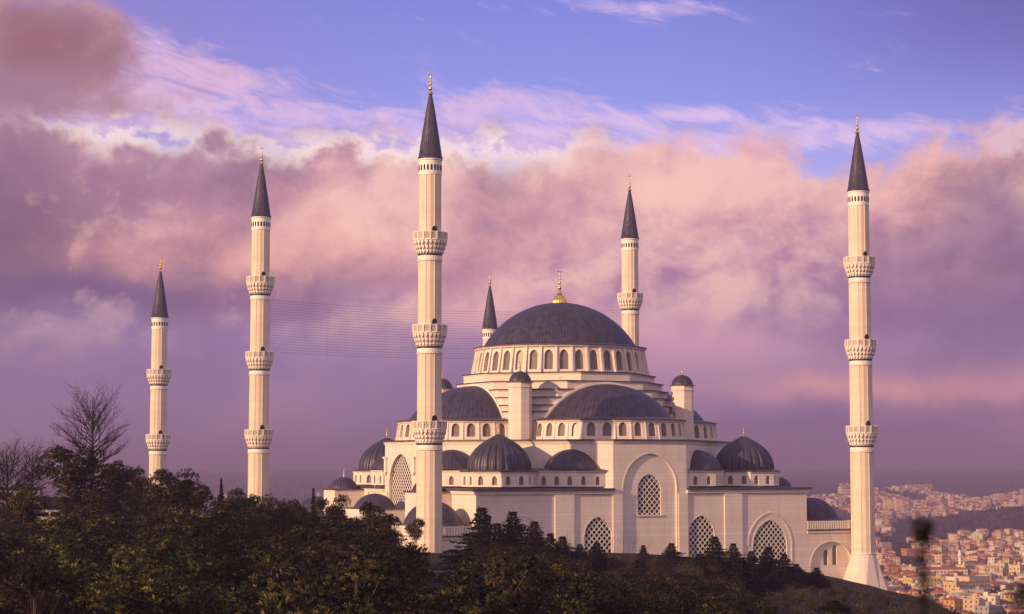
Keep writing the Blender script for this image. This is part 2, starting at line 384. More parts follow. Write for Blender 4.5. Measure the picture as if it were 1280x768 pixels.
def lattice(mb, fmap, pts, d, sx, sz, w, t):
    """crossing diagonal bars clipped to the arch"""
    x0 = min(p[0] for p in pts); x1 = max(p[0] for p in pts); z0 = min(p[1] for p in pts); z1 = max(p[1] for p in pts)
    L = sqrt(sx * sx + sz * sz)
    for sg in (1, -1):
        dx, dz = sx / L * sg, sz / L; nx, nz = -dz, dx
        k0 = int(-(x1 - x0 + (z1 - z0) * sx / sz) / (2 * sx)) - 2
        for k in range(k0, -k0 + int((x1 - x0) / sx) + 3):
            bx, bz = x0 + k * 2 * sx * 0.5 * 1.0, z0
            cur = None; tt = -(z1 - z0) * 1.5; step = 0.12
            ox = bx
            n = int((z1 - z0) * 1.6 / dz / step) + 4
            for i in range(n + 1):
                q = i * step; X = ox + dx * q; Z = bz + dz * q
                ins = inside(pts, X, Z) and i < n
                if ins and cur is None: cur = (X, Z)
                if not ins and cur is not None:
                    a, b = cur, (X, Z); hw = w / 2
                    q4 = [(a[0] + nx * hw, a[1] + nz * hw), (a[0] - nx * hw, a[1] - nz * hw), (b[0] - nx * hw, b[1] - nz * hw), (b[0] + nx * hw, b[1] + nz * hw)]
                    dd = d + (0.01 if sg > 0 else 0)
                    vs = [fmap(x, z, dd) for x, z in q4] + [fmap(x, z, dd + t) for x, z in q4]
                    mb.add(vs, [(0, 1, 2, 3), (0, 4, 5, 1), (1, 5, 6, 2), (2, 6, 7, 3), (3, 7, 4, 0)]); cur = None

def ring(mb, fmap, pts, w, d0, d1):
    """raised band round an arch (open at the bottom)"""
    p = pts[1:]; cx = sum(a for a, b in pts) / len(pts)
    def off(i):
        a = Vector(p[max(0, i - 1)]); b = Vector(p[min(len(p) - 1, i + 1)]); t = (b - a).normalized(); n = Vector((t.y, -t.x))
        return Vector(p[i]) + n * w
    q = [off(i) for i in range(len(p))]; n = len(p)
    vs = [fmap(*a, d0) for a in p] + [fmap(*b, d0) for b in q] + [fmap(*a, d1) for a in p] + [fmap(*b, d1) for b in q]
    fs = []
    for i in range(n - 1):
        fs += [(i, n + i, n + i + 1, i + 1), (n + i, 3 * n + i, 3 * n + i + 1, n + i + 1), (2 * n + i, i, i + 1, 2 * n + i + 1)]
    mb.add(vs, fs)

def seg_dome(R, h, z0, n=14, rim=0.0):
    """profile of a spherical cap"""
    rho = (R * R + h * h) / (2 * h); zc = z0 + h - rho; a0 = math.asin(min(1, R / rho))
    if h > R: a0 = pi - a0
    return [(max(0.001, rho * sin(a0 * (1 - i / n))), zc + rho * cos(a0 * (1 - i / n))) for i in range(n + 1)]

def finial(mb, x, y, z, h, r):
    """stacked balls, spike and crescent"""
    mb.lathe([(r * 1.1, z - .05), (r * .5, z + h * .10), (r * .22, z + h * .15)], 10, (x, y))
    for f, s_ in ((.22, .75), (.40, .58), (.55, .42), (.66, .30)): mb.ball((x, y, z + h * f), r * s_, 8, 0, 1.25)
    mb.tube((x, y, z), (x, y, z + h * .80), r * .17, r * .11, 6)
    zc = z + h * .89; R = h * .095
    for i in range(12):
        a = radians(130 + i * 280 / 12) ; b = radians(130 + (i + 1) * 280 / 12)
        w0 = r * .06 + r * .13 * sin(pi * i / 12); w1 = r * .06 + r * .13 * sin(pi * (i + 1) / 12)
        mb.tube((x + R * cos(a), y, zc + R * sin(a)), (x + R * cos(b), y, zc + R * sin(b)), w0, w1, 5)

# ------------------------------------------------------------------ ground
COLS = [-600, 0, 130, 300, 450, 520, 600, 700, 800, 900, 1000, 1085, 1160, 1210, 1280, 1500, 2600]
def yrow(d, ys):
    ys = [ys[0]] + ys + [ys[-1] + 25, ys[-1] + 60]
    return (d, [-(y - 582.35) * d / 2452 for y in ys])
ROWS = [(0.1, [-2.4] * 17), (4, [-2.5] * 17), (10, [-3.0] * 17), (30, [-5.6] * 17), (60, [-9.5] * 17), (100, [-13] * 17),
    yrow(150, [800, 800, 800, 805, 810, 810, 810, 810, 800, 790, 790, 800, 810, 830]),
    yrow(200, [718, 722, 735, 750, 760, 765, 765, 765, 765, 768, 775, 785, 800, 820]),
    yrow(250, [640, 642, 690, 715, 730, 735, 740, 740, 742, 750, 758, 772, 790, 815]),
    yrow(290, [622, 624, 665, 700, 712, 716, 718, 720, 728, 738, 748, 762, 785, 812]),
    yrow(350, [620, 624, 655, 683, 694, 698, 700, 702, 710, 727, 741, 752, 774, 806]),
    yrow(400, [620, 625, 655, 680, 689, 690, 692, 693, 702, 719, 733, 748, 786, 820]),
    (470, [-13, -13, -15, -18, -18, -19, -19, -19, -20, -21, -24, -28, -34, -48, -60, -66, -70]),
    (560, [-25, -25, -25, -24, -24, -24, -24, -24, -24, -25, -27, -34, -52, -62, -70, -76, -80]),
    (700, [-45, -45, -40, -38, -38, -38, -38, -38, -38, -42, -48, -60, -72, -78, -82, -86, -88]),
    (1000, [-80] * 10 + [-86, -89, -90, -91, -92, -93, -94]),
    (1250, [-96] * 17), (1700, [-100] * 17), (2300, [-104] * 17), (3000, [-108] * 17), (3900, [-102] * 17), (5000, [-88] * 17),
    (6500, [-72] * 17), (7600, [-66] * 17), (8600, [-40] * 17), (9400, [-48] * 17), (12500, [-30, -28, -26, -24, -22, -24, -28, -30, -34, -28, -27, -24, -25, -26, -26, -28, -30]), (15500, [-70] * 17), (30000, [-120] * 17)]
from bisect import bisect_right
def ground_z(x, y):
    d = max(0.1, sqrt(x * x + y * y) if y <= 0 else y * 1.0)
    if y > 0.05: px = 640 + 2452 * x / y; px = max(-600, min(2600, px))
    else: px = -600 if x < 0 else 2600
    dd = d if y > abs(x) * 0.4 else max(d, sqrt(x * x + y * y) * 0.95)
    if y < abs(x) * 0.4: d = dd
    d = min(d, 29999)
    i = max(0, min(len(ROWS) - 2, bisect_right([r[0] for r in ROWS], d) - 1))
    j = max(0, min(len(COLS) - 2, bisect_right(COLS, px) - 1))
    t = (d - ROWS[i][0]) / (ROWS[i + 1][0] - ROWS[i][0]); u = (px - COLS[j]) / (COLS[j + 1] - COLS[j])
    t = max(0, min(1, t))
    if d > 700: t = t * t * (3 - 2 * t) * .4 + t * .6
    a = ROWS[i][1]; b = ROWS[i + 1][1]
    z = (a[j] * (1 - u) + a[j + 1] * u) * (1 - t) + (b[j] * (1 - u) + b[j + 1] * u) * t
    if 2300 < d < 4600:       # the wooded rise in the valley
        q = max(0, min(1, (px - 1120) / 150)); q = q * q * (3 - 2 * q)
        z += 26 * q * exp(-((d - 3250) / 420) ** 2) + 10 * q * exp(-((d - 2900) / 300) ** 2)
    if d > 9000: z += 9 * sin(px * 0.011 + 1.3) + 4 * sin(px * 0.037) + (d > 15000) * 0
    elif d > 4200: z += 5 * sin(px * 0.02 + d * 0.0011) * min(1, (d - 4200) / 1500)
    elif 40 < d < 420: z += 0.22 * sin(x * 0.31 + 1) * cos(y * 0.23) + 0.10 * sin(x * 0.9) * sin(y * 0.7)
    return z

def ground_mat():
    m, k, b = new_mat('rough hillside grass'); oc = obj_coord(k)
    n1 = k.noise(oc, 0.05, 6, 0.65); n2 = k.noise(oc, 0.9, 6, 0.7); n3 = k.noise(oc, 0.012, 4, 0.6)
    c = k.mix(k.ss(n1, 0.35, 0.65), (0.012, 0.010, 0.005), (0.026, 0.019, 0.009))
    c = k.mix(k.m('MULTIPLY', k.ss(n2, 0.45, 0.7), 0.6), c, (0.050, 0.034, 0.017))
    c = k.mix(k.m('MULTIPLY', k.ss(n3, 0.52, 0.62), 0.35), c, (0.045, 0.03, 0.026))
    sp = k.n.new('ShaderNodeSeparateXYZ'); k.put(sp.inputs[0], oc)
    far = k.ss(sp.outputs[1], 700, 1300)
    n4 = k.noise(oc, 0.004, 6, 0.6)
    town = k.mix(k.ss(n4, 0.4, 0.6), (0.030, 0.034, 0.022), (0.075, 0.058, 0.045))
    c = k.mix(far, c, town)
    k.put(b.inputs['Base Color'], c); b.inputs['Roughness'].default_value = 0.95; b.inputs['Specular IOR Level'].default_value = 0.1
    bp = k.n.new('ShaderNodeBump'); bp.inputs['Strength'].default_value = 0.8; bp.inputs['Distance'].default_value = 0.35; k.put(bp.inputs['Height'], n2); k.put(b.inputs['Normal'], bp.outputs[0])
    return m
M['ground'] = ground_mat()
def build_ground():
    mb = MB()
    angs = []
    a = -pi
    fine = [math.atan((p - 640) / 2452) for p in range(-500, 1800, 10)]
    coarse = [-pi + i * (pi - 0.5) / 26 for i in range(26)]
    angs = coarse + fine + [-c for c in coarse[::-1]]
    angs = sorted(set(round(q, 6) for q in angs))[:-1]
    rad = [0.5, 3, 6, 10, 16, 24, 34, 46, 60, 75, 90] + list(range(100, 470, 6)) + [475, 490, 510, 530, 560, 600, 650, 700, 770, 850, 930, 1000, 1100, 1250] + [1400 + 150 * i for i in range(24)] + [5200 + 300 * i for i in range(40)] + [18000, 22000, 30000]
    n = len(angs); vs = [(0, 0, -2.4)]
    for r in rad:
        for q in angs:
            if abs(q) < 0.6: x, y = r * math.tan(q), r
            else:
                x, y = r * sin(q) / cos(0.6), r * cos(q) / cos(0.6)
            vs.append((x, y, ground_z(x, y)))
    fs = [(0, 1 + (i + 1) % n, 1 + i) for i in range(n)]
    for t in range(len(rad) - 1):
        o = 1 + t * n
        for i in range(n):
            j = (i + 1) % n; fs.append((o + i, o + j, o + n + j, o + n + i))
    mb.add(vs, fs, 0, True)
    tag(mb.build('ground', 'ground'), kind='structure')
build_ground()

def at(px, d):
    """point on the ground in the column px of the view at depth d"""
    x = (px - 640) / 2452 * d
    return x, d, ground_z(x, d)

# ------------------------------------------------------------------ mosque
MX, MY, TH = 11.127, 456.318, 0.46
def local_to_world(u, v): return MX + u * cos(TH) - v * sin(TH), MY + u * sin(TH) + v * cos(TH)
def world_to_local(x, y):
    x -= MX; y -= MY; return x * cos(TH) + y * sin(TH), -x * sin(TH) + y * cos(TH)
CAML = world_to_local(0, 0)
GZ = -34.0
mosque = empty('mosque', (MX, MY, 0), TH, 'great cream stone mosque with stepped grey lead domes and gold finial', 'mosque')

WU, WV = 40.1, 41.2
HIDDEN = MB()          # window screens on the far side of the building
def add_windows(parent, items, mat='screen'):
    """items: (fmap, pts, depth, (x,y) point, normal) -> a window child each; those facing away go into one mesh"""
    for fmap, pts, d, c, nrm in items:
        if (CAML[0] - c[0]) * nrm[0] + (CAML[1] - c[1]) * nrm[1] > 0:
            mb = MB(); pane(mb, fmap, pts, d); w = mb.build('window', mat, parent)
            # a raised sill under each opening
            x0 = min(p[0] for p in pts); x1 = max(p[0] for p in pts); z0 = min(p[1] for p in pts)
        else: pane(HIDDEN, fmap, pts, d)

def facet_drum(name, c, n, R0, z0, R1, z1, a0, a1, win, parent, depth=0.45, pil=0.0, mats=('stone', 'leadflat'), eave=0.5, perbay=1, skipwin=None, twin=None, top=True):
    """polygonal drum with arched windows in each facet. win=(hw,zb,zs,za)"""
    mb = MB(); items = []
    for i in range(n):
        t0 = a0 + (a1 - a0) * i / n; t1 = a0 + (a1 - a0) * (i + 1) / n; tm = (t0 + t1) / 2; half = (t1 - t0) / 2
        nx, ny = cos(tm), sin(tm); tx, ty = -ny, nx
        def fmap(s, z, d, nx=nx, ny=ny, tx=tx, ty=ty, half=half):
            f = (z - z0) / (z1 - z0); R = (R0 + (R1 - R0) * f); ap = R * cos(half) - d; sc = R / R0
            return (c[0] + nx * ap + tx * s * sc, c[1] + ny * ap + ty * s * sc, z)
        hwid = R0 * sin(half)
        # seen from outside, +s runs to the right only if flipped: keep winding outward
        def fm(s, z, d, f=fmap): return f(s, z, d)
        holes = []
        spots = [((j + 0.5) / perbay * 2 - 1) * hwid for j in range(perbay)]
        if twin and i in twin: spots = [-1.0 * win[0] * 1.6, win[0] * 1.6]
        for sx in spots: holes.append(arch_pts(win[0], win[1], win[2], win[3], 6, sx))
        facade(mb, fm, [(-hwid, z0), (hwid, z0), (hwid, z1), (-hwid, z1)], holes, depth)
        ap = R0 * cos(half)
        for h in holes: items.append((fm, h, depth * 0.98, (c[0] + nx * ap, c[1] + ny * ap), (nx, ny)))
        if pil:
            for tt in ([t0] if i < n - 1 or abs(a1 - a0 - 2 * pi) < 1e-6 else [t0, t1]):
                ex, ey = cos(tt), sin(tt); fx, fy = -ey, ex; w = pil * 0.55
                b0, b1 = R0 + pil * 1.3, R1 + pil * 0.75
                vs = []
                for (R, z) in ((b0, z0), (b1, z1)):
                    for (rr, ss) in ((R - pil * 2, -w), (R, -w), (R, w), (R - pil * 2, w)): vs.append((c[0] + ex * rr + fx * ss, c[1] + ey * rr + fy * ss, z))
                mb.add(vs, [(0, 1, 5, 4), (1, 2, 6, 5), (2, 3, 7, 6), (4, 5, 6, 7)])
    # cornice and lead eave
    prof = [(R1 - .2, z1 - .02), (R1 + pil + .12, z1 - .35), (R1 + pil + eave * .6, z1)]
    mb.lathe(prof, n, c, a0, a1, 0, False)
    if top: mb.lathe([(R1 + pil + eave * .6, z1), (R1 + pil + eave, z1 + .03), (R1 + pil + eave, z1 + .22), (max(.1, R1 - 2.6), z1 + .85)], n, c, a0, a1, 1, False)
    o = mb.build(name, list(mats), parent)
    add_windows(o, items)
    return o

def dome(name, c, R, h, z0, mat, parent, a0=0.0, a1=2 * pi, n=64, lobes=0, pointed=0.0):
    mb = MB()
    if pointed:
        P_ = [(1, 0), (1.005, .10), (.985, .22), (.94, .34), (.865, .46), (.765, .57), (.64, .67), (.50, .76), (.355, .84), (.22, .905), (.11, .955), (.035, .99), (.001, 1)]
        prof = [(R * a_, z0 + h * b_) for a_, b_ in P_]
    else: prof = seg_dome(R, h, z0)
    rf = (lambda a: 1 - 0.075 * (1 - abs(sin(a * lobes / 2))) ** 1.5) if lobes else None
    mb.lathe(prof, n, c, a0, a1, rf=rf)
    return mb.build(name, mat, parent, (c[0], c[1], z0))

def build_mosque():
    # --- walls of the hall, all four sides, with real openings
    def side(fmap, hw, windows, bigwin, name):
        mb = MB()
        outer = [(-hw, GZ), (hw, GZ), (hw, -5.2), (9.0, -5.2), (9.0, 4.7), (-9.0, 4.7), (-9.0, -5.2), (-hw, -5.2)]
        holes = []; recess = arch_pts(6.5, GZ + 1, -4.7, 2.6, 14)
        holes.append(recess)
        wins = []
        for cx, w, za, zb in windows: holes.append(arch_pts(w, zb, za - 1.25 * w, za, 12, cx))
        RD = 0.9 if bigwin else 0.4
        facade(mb, fmap, outer, holes, RD)
        # the back of the central recess
        if bigwin:
            fw = arch_pts(6.3, -22, -4.7, 2.3, 14)
            wins.append((fw, fmap, 0.9))
            mb.add([fmap(s, z, 0.9) for s, z in ((-6.5, GZ + 1), (6.5, GZ + 1), (6.5, -22), (-6.5, -22))], [(0, 1, 2, 3)])
        else:
            inner = arch_pts(2.85, -10.4, -5.2, -1.8, 12)
            facade(mb, lambda s, z, d: fmap(s, z, 0.4 + d), recess, [inner], 0.45)
            mb.add([fmap(s, z, q) for q in (0.15, 0.5) for s, z in ((-3.3, -10.75), (3.3, -10.75), (3.3, -10.42), (-3.3, -10.42))], [(0, 1, 2, 3), (0, 4, 5, 1), (3, 2, 6, 7)])
            wins.append((inner, fmap, 0.84))
        for cx, w, za, zb in windows:
            wins.append((arch_pts(w, zb, za - 1.25 * w, za, 12, cx), fmap, RD - .02))
        # raised bands round the arches
        ring(mb, fmap, recess, 0.28, -0.06, 0.0)
        for cx, w, za, zb in windows:
            if w > 4: ring(mb, fmap, arch_pts(w + 1.15, zb, za - 1.25 * w, za + 1.5, 12, cx), 0.35, -0.12, 0.0)
            ring(mb, fmap, arch_pts(w, zb, za - 1.25 * w, za, 12, cx), 0.16, -0.05, 0.0)
        # flat pilasters
        for s0, s1 in ((-9.2, -6.9), (6.9, 9.2), (-23, -18.5), (18.5, 23)):
            P = [(s0, GZ), (s1, GZ), (s1, -5.9), (s0, -5.9)]
            vs = [fmap(s, z, -0.34) for s, z in P] + [fmap(s, z, 0) for s, z in P]
            mb.add(vs, [(0, 1, 2, 3), (1, 5, 6, 2), (2, 6, 7, 3), (3, 7, 4, 0)])
        # cornice steps under the roof edge, broken by the central bay
        for s0, s1 in ((-hw - .3, -8.98), (8.98, hw + .3)):
            for za, zb_, dd in ((-5.9, -5.5, -0.44), (-5.5, -5.2, -0.6)):
                P = [(s0, za), (s1, za), (s1, zb_), (s0, zb_)]
                vs = [fmap(s, z, dd) for s, z in P] + [fmap(s, z, 0.01) for s, z in P]
                mb.add(vs, [(0, 1, 2, 3), (1, 5, 6, 2), (2, 6, 7, 3), (3, 7, 4, 0), (0, 4, 5, 1)])
        o = mb.build(name, 'stone', mosque)
        for pts, fm, d in wins:
            w = MB(); pane(w, fm, pts, d); w = w.build('window', 'glass', o)
            lt = MB(); lattice(lt, fm, pts, d - 0.22, 1.22, 1.32, 0.175, 0.07); lt.build('lattice', 'lattice', mosque).parent = o
        return o
    fr = [(12.7, 3.25, -10.7, -22.5), (-12.7, 3.25, -10.7, -22.5), (30.3, 4.4, -11.9, -21.2), (-30.3, 4.4, -11.9, -21.2)]
    side(lambda s, z, d: (s, -WV + d, z), WU, fr, False, 'facade_wall')
    side(lambda s, z, d: (-WU + d, -s, z), WV, fr, True, 'facade_wall')
    side(lambda s, z, d: (WU - d, s, z), WV, fr, True, 'facade_wall')
    side(lambda s, z, d: (-s, WV - d, z), WU, fr, False, 'facade_wall')
    # --- roof of the hall: lead, with a thick dark edge
    mb = MB()
    for (x0, x1, y0, y1) in ((-WU - .9, -9.02, -WV - .9, -26), (9.02, WU + .9, -WV - .9, -26), (-WU - .9, -9.02, 26, WV + .9), (9.02, WU + .9, 26, WV + .9), (-WU - .9, -26, -25.99, -9.02), (-WU - .9, -26, 9.02, 25.99), (26, WU + .9, -25.99, -9.02), (26, WU + .9, 9.02, 25.99)):
        mb.box(x0, x1, y0, y1, -5.19, -4.72)
    mb.build('lower_roof', 'leadflat', mosque)
    # --- second storey, a many-sided block that carries the half domes
    q = 0.0
    P2 = [(-9, -WV), (9, -WV), (22, -28.2), (28.2, -22), (WU, -9), (WU, 9), (28.2, 22), (22, 28.2), (9, WV), (-9, WV), (-22, 28.2), (-28.2, 22), (-WU, 9), (-WU, -9), (-28.2, -22), (-22, -28.2)]
    mb = MB(); mb.prism(P2, -4.9, 4.7, top=False, bot=False, skip=(0, 4, 8, 12))
    grow = lambda P, e: [(x + e * (1 if x > 0 else -1) * (1 if abs(x) > 9.5 else .45), y + e * (1 if y > 0 else -1) * (1 if abs(y) > 9.5 else .45)) for x, y in P]
    mb.prism(grow(P2, .18), 4.71, 5.05, bot=True, top=False); mb.prism(grow(P2, .35), 5.06, 5.3, bot=True)
    mb.build('upper_wall', 'stone', mosque)
    mb = MB(); mb.prism(grow(P2, .62), 5.31, 5.62); mb.build('upper_roof', 'leadflat', mosque)
    # --- stepped blocks of the crossing
    steps = [(5.5, 11.8, 17.3), (11.8, 13.2, 15.8), (13.2, 15.0, 14.0), (15.0, 16.8, 12.0), (16.8, 18.7, 9.6), (18.7, 20.7, 6.2)]
    st = MB(); ed = MB(); B = 21.8
    for i, (z0, z1, w) in enumerate(steps):
        oc = lambda b, w_: [(-w_, -b), (w_, -b), (b, -w_), (b, w_), (w_, b), (-w_, b), (-b, w_), (-b, -w_)]
        st.prism(oc(B, w), z0, z1 - .30, top=False, bot=False)
        st.prism(oc(B + .12, w + .12), z1 - .29, z1 - .06, top=True)
        ed.prism(oc(B + .38, w + .34), z1 - .05, z1 + .17)
    st.build('stepped_base', 'stone', mosque); ed.build('step_edge', 'leadflat', mosque)
    # --- half domes on the four sides
    for k in range(4):
        ang = -pi / 2 + k * pi / 2; c = (B * cos(ang), B * sin(ang))
        a0, a1 = ang - pi / 2, ang + pi / 2
        facet_drum('half_dome_drum', c, 16, 17.9, 5.62, 17.3, 9.75, a0, a1, (0.92, 6.3, 8.2, 9.25), mosque, 0.5, 0.16)
        dome('half_dome', c, 15.2, 8.0, 10.1, 'lead72', mosque, a0, a1, 64)
        rim = MB(); rim.lathe(seg_dome(15.75, 8.5, 10.0), 2, c, a0, a0 + .02); 
        # pale rim that frames the half dome against the stepped wall
        pr = [(r, z) for r, z in seg_dome(15.85, 8.6, 10.0)]
        ux, uy = cos(ang + pi / 2), sin(ang + pi / 2); nx, ny = cos(ang), sin(ang)
        arc = [(r, z) for r, z in pr] + [(-r, z) for r, z in pr[::-1][1:]]
        pr2 = [(r, z) for r, z in seg_dome(15.1, 7.9, 10.0)]; arc2 = [(r, z) for r, z in pr2] + [(-r, z) for r, z in pr2[::-1][1:]]
        vs = []; n = len(arc)
        for off in (0.45, 0.0):
            for A in (arc, arc2):
                vs += [(c[0] + ux * r + nx * off, c[1] + uy * r + ny * off, z) for r, z in A]
        fs = []
        for i in range(n - 1): fs += [(i, n + i, n + i + 1, i + 1), (i, i + 1, 2 * n + i + 1, 2 * n + i)]
        rim = MB(); rim.add(vs, fs); rim.build('arch_rim', 'trim', mosque)
    # --- corner turrets
    for sx in (-1, 1):
        for sy in (-1, 1):
            c = (sx * 20.65, sy * 20.65); mb = MB()
            mb.lathe([(2.56, 5.6), (2.56, 16.9)], 8, c, pi / 8, 2 * pi + pi / 8, 0, False)
            mb.lathe([(2.56, 16.9), (2.72, 17.0), (2.72, 17.15), (2.56, 17.2), (2.56, 18.0), (2.8, 18.1)], 8, c, pi / 8, 2 * pi + pi / 8, 0, False)
            mb.lathe([(2.8, 18.1), (2.95, 18.12), (2.95, 18.26), (2.4, 18.4)], 8, c, pi / 8, 2 * pi + pi / 8, 1, False)
            t = mb.build('turret', ['stone', 'leadflat'], mosque)
            dome('turret_dome', c, 2.45, 2.25, 18.35, 'lead16', t, n=32)
            f = MB(); finial(f, c[0], c[1], 20.5, 2.4, .3); f.build('finial', 'gold', t)
    # --- corner domes with gored lead
    for sx in (-1, 1):
        for sy in (-1, 1):
            c = (sx * 30.6, sy * 30.6)
            facet_drum('corner_drum', c, 8, 8.0, -4.4, 7.95, -1.35, pi / 8, 2 * pi + pi / 8, (0.56, -4.05, -2.9, -2.15), mosque, 0.4, 0, perbay=2, eave=.45)
            d = dome('corner_dome', c, 6.75, 7.7, -0.9, 'lead24', mosque, n=144, lobes=24, pointed=.34)
            f = MB(); finial(f, c[0], c[1], 6.7, 2.6, .34); f.build('finial', 'gold', d)
    # --- exedra half domes either side of the corner domes
    for k in range(4):
        for mir in (1, -1):
            a = -pi / 2 + k * pi / 2
            def R_(x, y, a=a, mir=mir): 
                x *= mir; b = a + pi / 2; return (x * cos(b) - y * sin(b), x * sin(b) + y * cos(b))
            loop = [(-10.3, -32), (-10.3, -40.0), (-17.2, -40.0), (-23.3, -33.9), (-23.3, -27)]
            if mir == 1: loop = loop[::-1]; 
            pts = [R_(*p) for p in (loop if mir == -1 else loop)]
            # order counter-clockwise
            area = sum(pts[i][0] * pts[(i + 1) % 5][1] - pts[(i + 1) % 5][0] * pts[i][1] for i in range(5))
            if area < 0: pts = pts[::-1]
            mb = MB(); items = []
            for i in range(4):
                p = Vector(pts[i]); q_ = Vector(pts[i + 1]); L = (q_ - p).length; t = (q_ - p) / L; nn = Vector((t.y, -t.x))
                def fm(s, z, d, p=p, t=t, nn=nn): r = p + t * s - nn * d; return (r.x, r.y, z)
                nw = 3 if 8 < L < 9 else 2
                holes = [arch_pts(.52, -4.1, -2.95, -2.2, 6, L * (j + .5) / nw) for j in range(nw)]
                facade(mb, fm, [(0, -4.4), (L, -4.4), (L, -1.3), (0, -1.3)], holes, .35)
                for h in holes: items.append((fm, h, .34, tuple((p + q_) / 2), (nn.x, nn.y)))
            cen = Vector((sum(x for x, y in pts) / 5, sum(y for x, y in pts) / 5))
            gp = [tuple(cen + (Vector(x) - cen) * 1.06) for x in pts]
            mb.prism(gp, -1.3, -1.02, 0); gp = [tuple(cen + (Vector(x) - cen) * 1.10) for x in pts]; ip = [tuple(cen + (Vector(x) - cen) * .85) for x in pts]
            mb.prism(gp, -1.01, -.6, 1, poly2=ip)
            o = mb.build('exedra_drum', ['stone', 'leadflat'], mosque); add_windows(o, items)
            c = R_(-15.5, -34.6)
            dd = dome('exedra_dome', c, 5.9, 4.3, -0.8, 'lead24', mosque, n=48)
    # --- main drum and dome
    facet_drum('main_drum', (0, 0), 36, 20.3, 20.75, 19.35, 26.9, 0, 2 * pi, (0.98, 21.4, 24.6, 25.9), mosque, 0.55, 0.42, eave=.5)
    md = dome('main_dome', (0, 0), 17.75, 10.3, 27.6, 'lead', mosque, n=128)
    g = MB()
    g.lathe([(1.7, 37.5), (1.78, 37.95), (1.62, 38.6), (1.15, 39.25), (.6, 39.7), (.3, 40.2)], 72, rf=lambda a: 1 - .14 * (1 - abs(sin(a * 8))))
    finial(g, 0, 0, 40.0, 6.4, .60)
    g.build('finial', 'gold', mosque)
    # --- low wings at the corners with a dome and a balustrade
    for sx in (-1, 1):
        for sy in (-1, 1):
            u0, u1 = (WU + .01, 53.0); v0, v1 = 25.0, WV
            mb = MB()
            X0, X1 = sorted((sx * u0, sx * u1)); Y0, Y1 = sorted((sy * v0, sy * v1))
            # outward front with a blind arch and two small windows
            def fm(s, z, d, sx=sx, sy=sy): return (s, sy * (WV - d), z)
            cx = sx * 46.6; rec = arch_pts(5.6, -27.5, -22.3, -16.9, 12, cx)
            facade(mb, fm, [(X0, GZ), (X1, GZ), (X1, -14.9), (X0, -14.9)], [rec], .5)
            wn = [arch_pts(.62, -22.1, -19.6, -18.6, 6, cx - .2 - 1.0), arch_pts(.62, -22.1, -18.6, -17.5, 6, cx - .2 + 1.4)]
            fm2 = lambda s, z, d, fm=fm: fm(s, z, .5 + d)
            facade(mb, fm2, rec, wn, .3)
            mb.add([(x, y, z) for x, y in ((X0, Y0), (X0, Y1), (X1, Y1), (X1, Y0)) for z in (GZ, -14.9)], [(0, 1, 3, 2), (4, 5, 7, 6)] + [((6, 7, 1, 0) if sy > 0 else (2, 3, 5, 4))])
            ring(mb, fm, rec, .3, -.08, 0)
            mb.box(X0, X1, Y0 - .25, Y1 + .25, -14.88, -14.4)
            o = mb.build('wing_wall', 'stone', mosque)
            if sy < 0: add_windows(o, [(fm2, w, .29, (cx, sy * WV), (0, sy)) for w in wn])
            ed = MB(); ed.box(X0, X1 + .4, Y0 - .4, Y1 + .4, -14.39, -14.12); ed.build('wing_roof', 'leadflat', mosque)
            bl = MB(); bl.box(X0, X1, sy * WV - .16, sy * WV + .16, -12.55, -12.3)
            k = int((X1 - X0) / .62)
            for i in range(k):
                x = X0 + (i + .5) * .62; bl.box(x - .17, x + .17, sy * WV - .12, sy * WV + .12, -14.1, -12.54)
            for i in range(25):
                y = Y0 + (i + .5) * .62; xx = sx * u1; bl.box(xx - .12, xx + .12, y - .12, y + .12, -14.1, -12.54)
            bl.box(sx * u1 - .16, sx * u1 + .16, Y0, Y1 - .2, -12.55, -12.3)
            bl.build('balustrade', 'trim', mosque)
            c = (sx * 47.0, sy * 33.0); dr = MB(); dr.lathe([(6.5, -14.2), (6.5, -12.3), (6.8, -12.1)], 12, c, smooth=False); dr.lathe([(6.8, -12.1), (7.0, -12.08), (7.0, -11.9), (5.6, -11.6)], 12, c, m=1, smooth=False)
            dr.build('wing_drum', ['stone', 'leadflat'], mosque)
            dome('wing_dome', c, 6.0, 4.6, -11.8, 'lead24', mosque, n=48)
            # stair head with its little dome
            c = (sx * 44.2, sy * 24.0); t = MB(); a, b = sorted((sx * (WU + .02), sx * 47.8)); t.box(a, b, c[1] - 3.5, c[1] + 3.5, GZ, -5.6); t.box(min(a, b) - (.3 if sx < 0 else 0), max(a, b) + (.3 if sx > 0 else 0), c[1] - 3.8, c[1] + 3.8, -5.59, -5.3, 1)
            t.build('stair_head', ['stone', 'leadflat'], mosque)
            d = dome('stair_dome', c, 3.3, 2.7, -5.3, 'lead16', mosque, n=32)
            f = MB(); finial(f, c[0], c[1], -2.65, 2.0, .22); f.build('finial', 'white', d)
    # side porches with a shallow dome
    for sx in (-1, 1):
        t = MB(); a, b = sorted((sx * (WU + .03), sx * 52)); t.box(a, b, -15, 15, GZ, -13.0); t.box(a, b, -15.3, 15.3, -12.99, -12.7, 1)
        a, b = sorted((sx * (WU + .03), sx * 51.5)); t.box(a, b, -5.6, 5.6, -12.69, -9.5); t.box(a, b, -5.9, 5.9, -9.49, -9.2, 1)
        t.build('side_porch', ['stone', 'leadflat'], mosque)
        d = dome('porch_dome', (sx * 46.3, 0), 4.7, 3.1, -9.2, 'lead16', mosque, n=48)
        f = MB(); finial(f, sx * 46.3, 0, -6.15, 2.2, .22); f.build('finial', 'white', d)
    if HIDDEN.v: tag(HIDDEN.build('window', 'screen', mosque), kind='stuff')

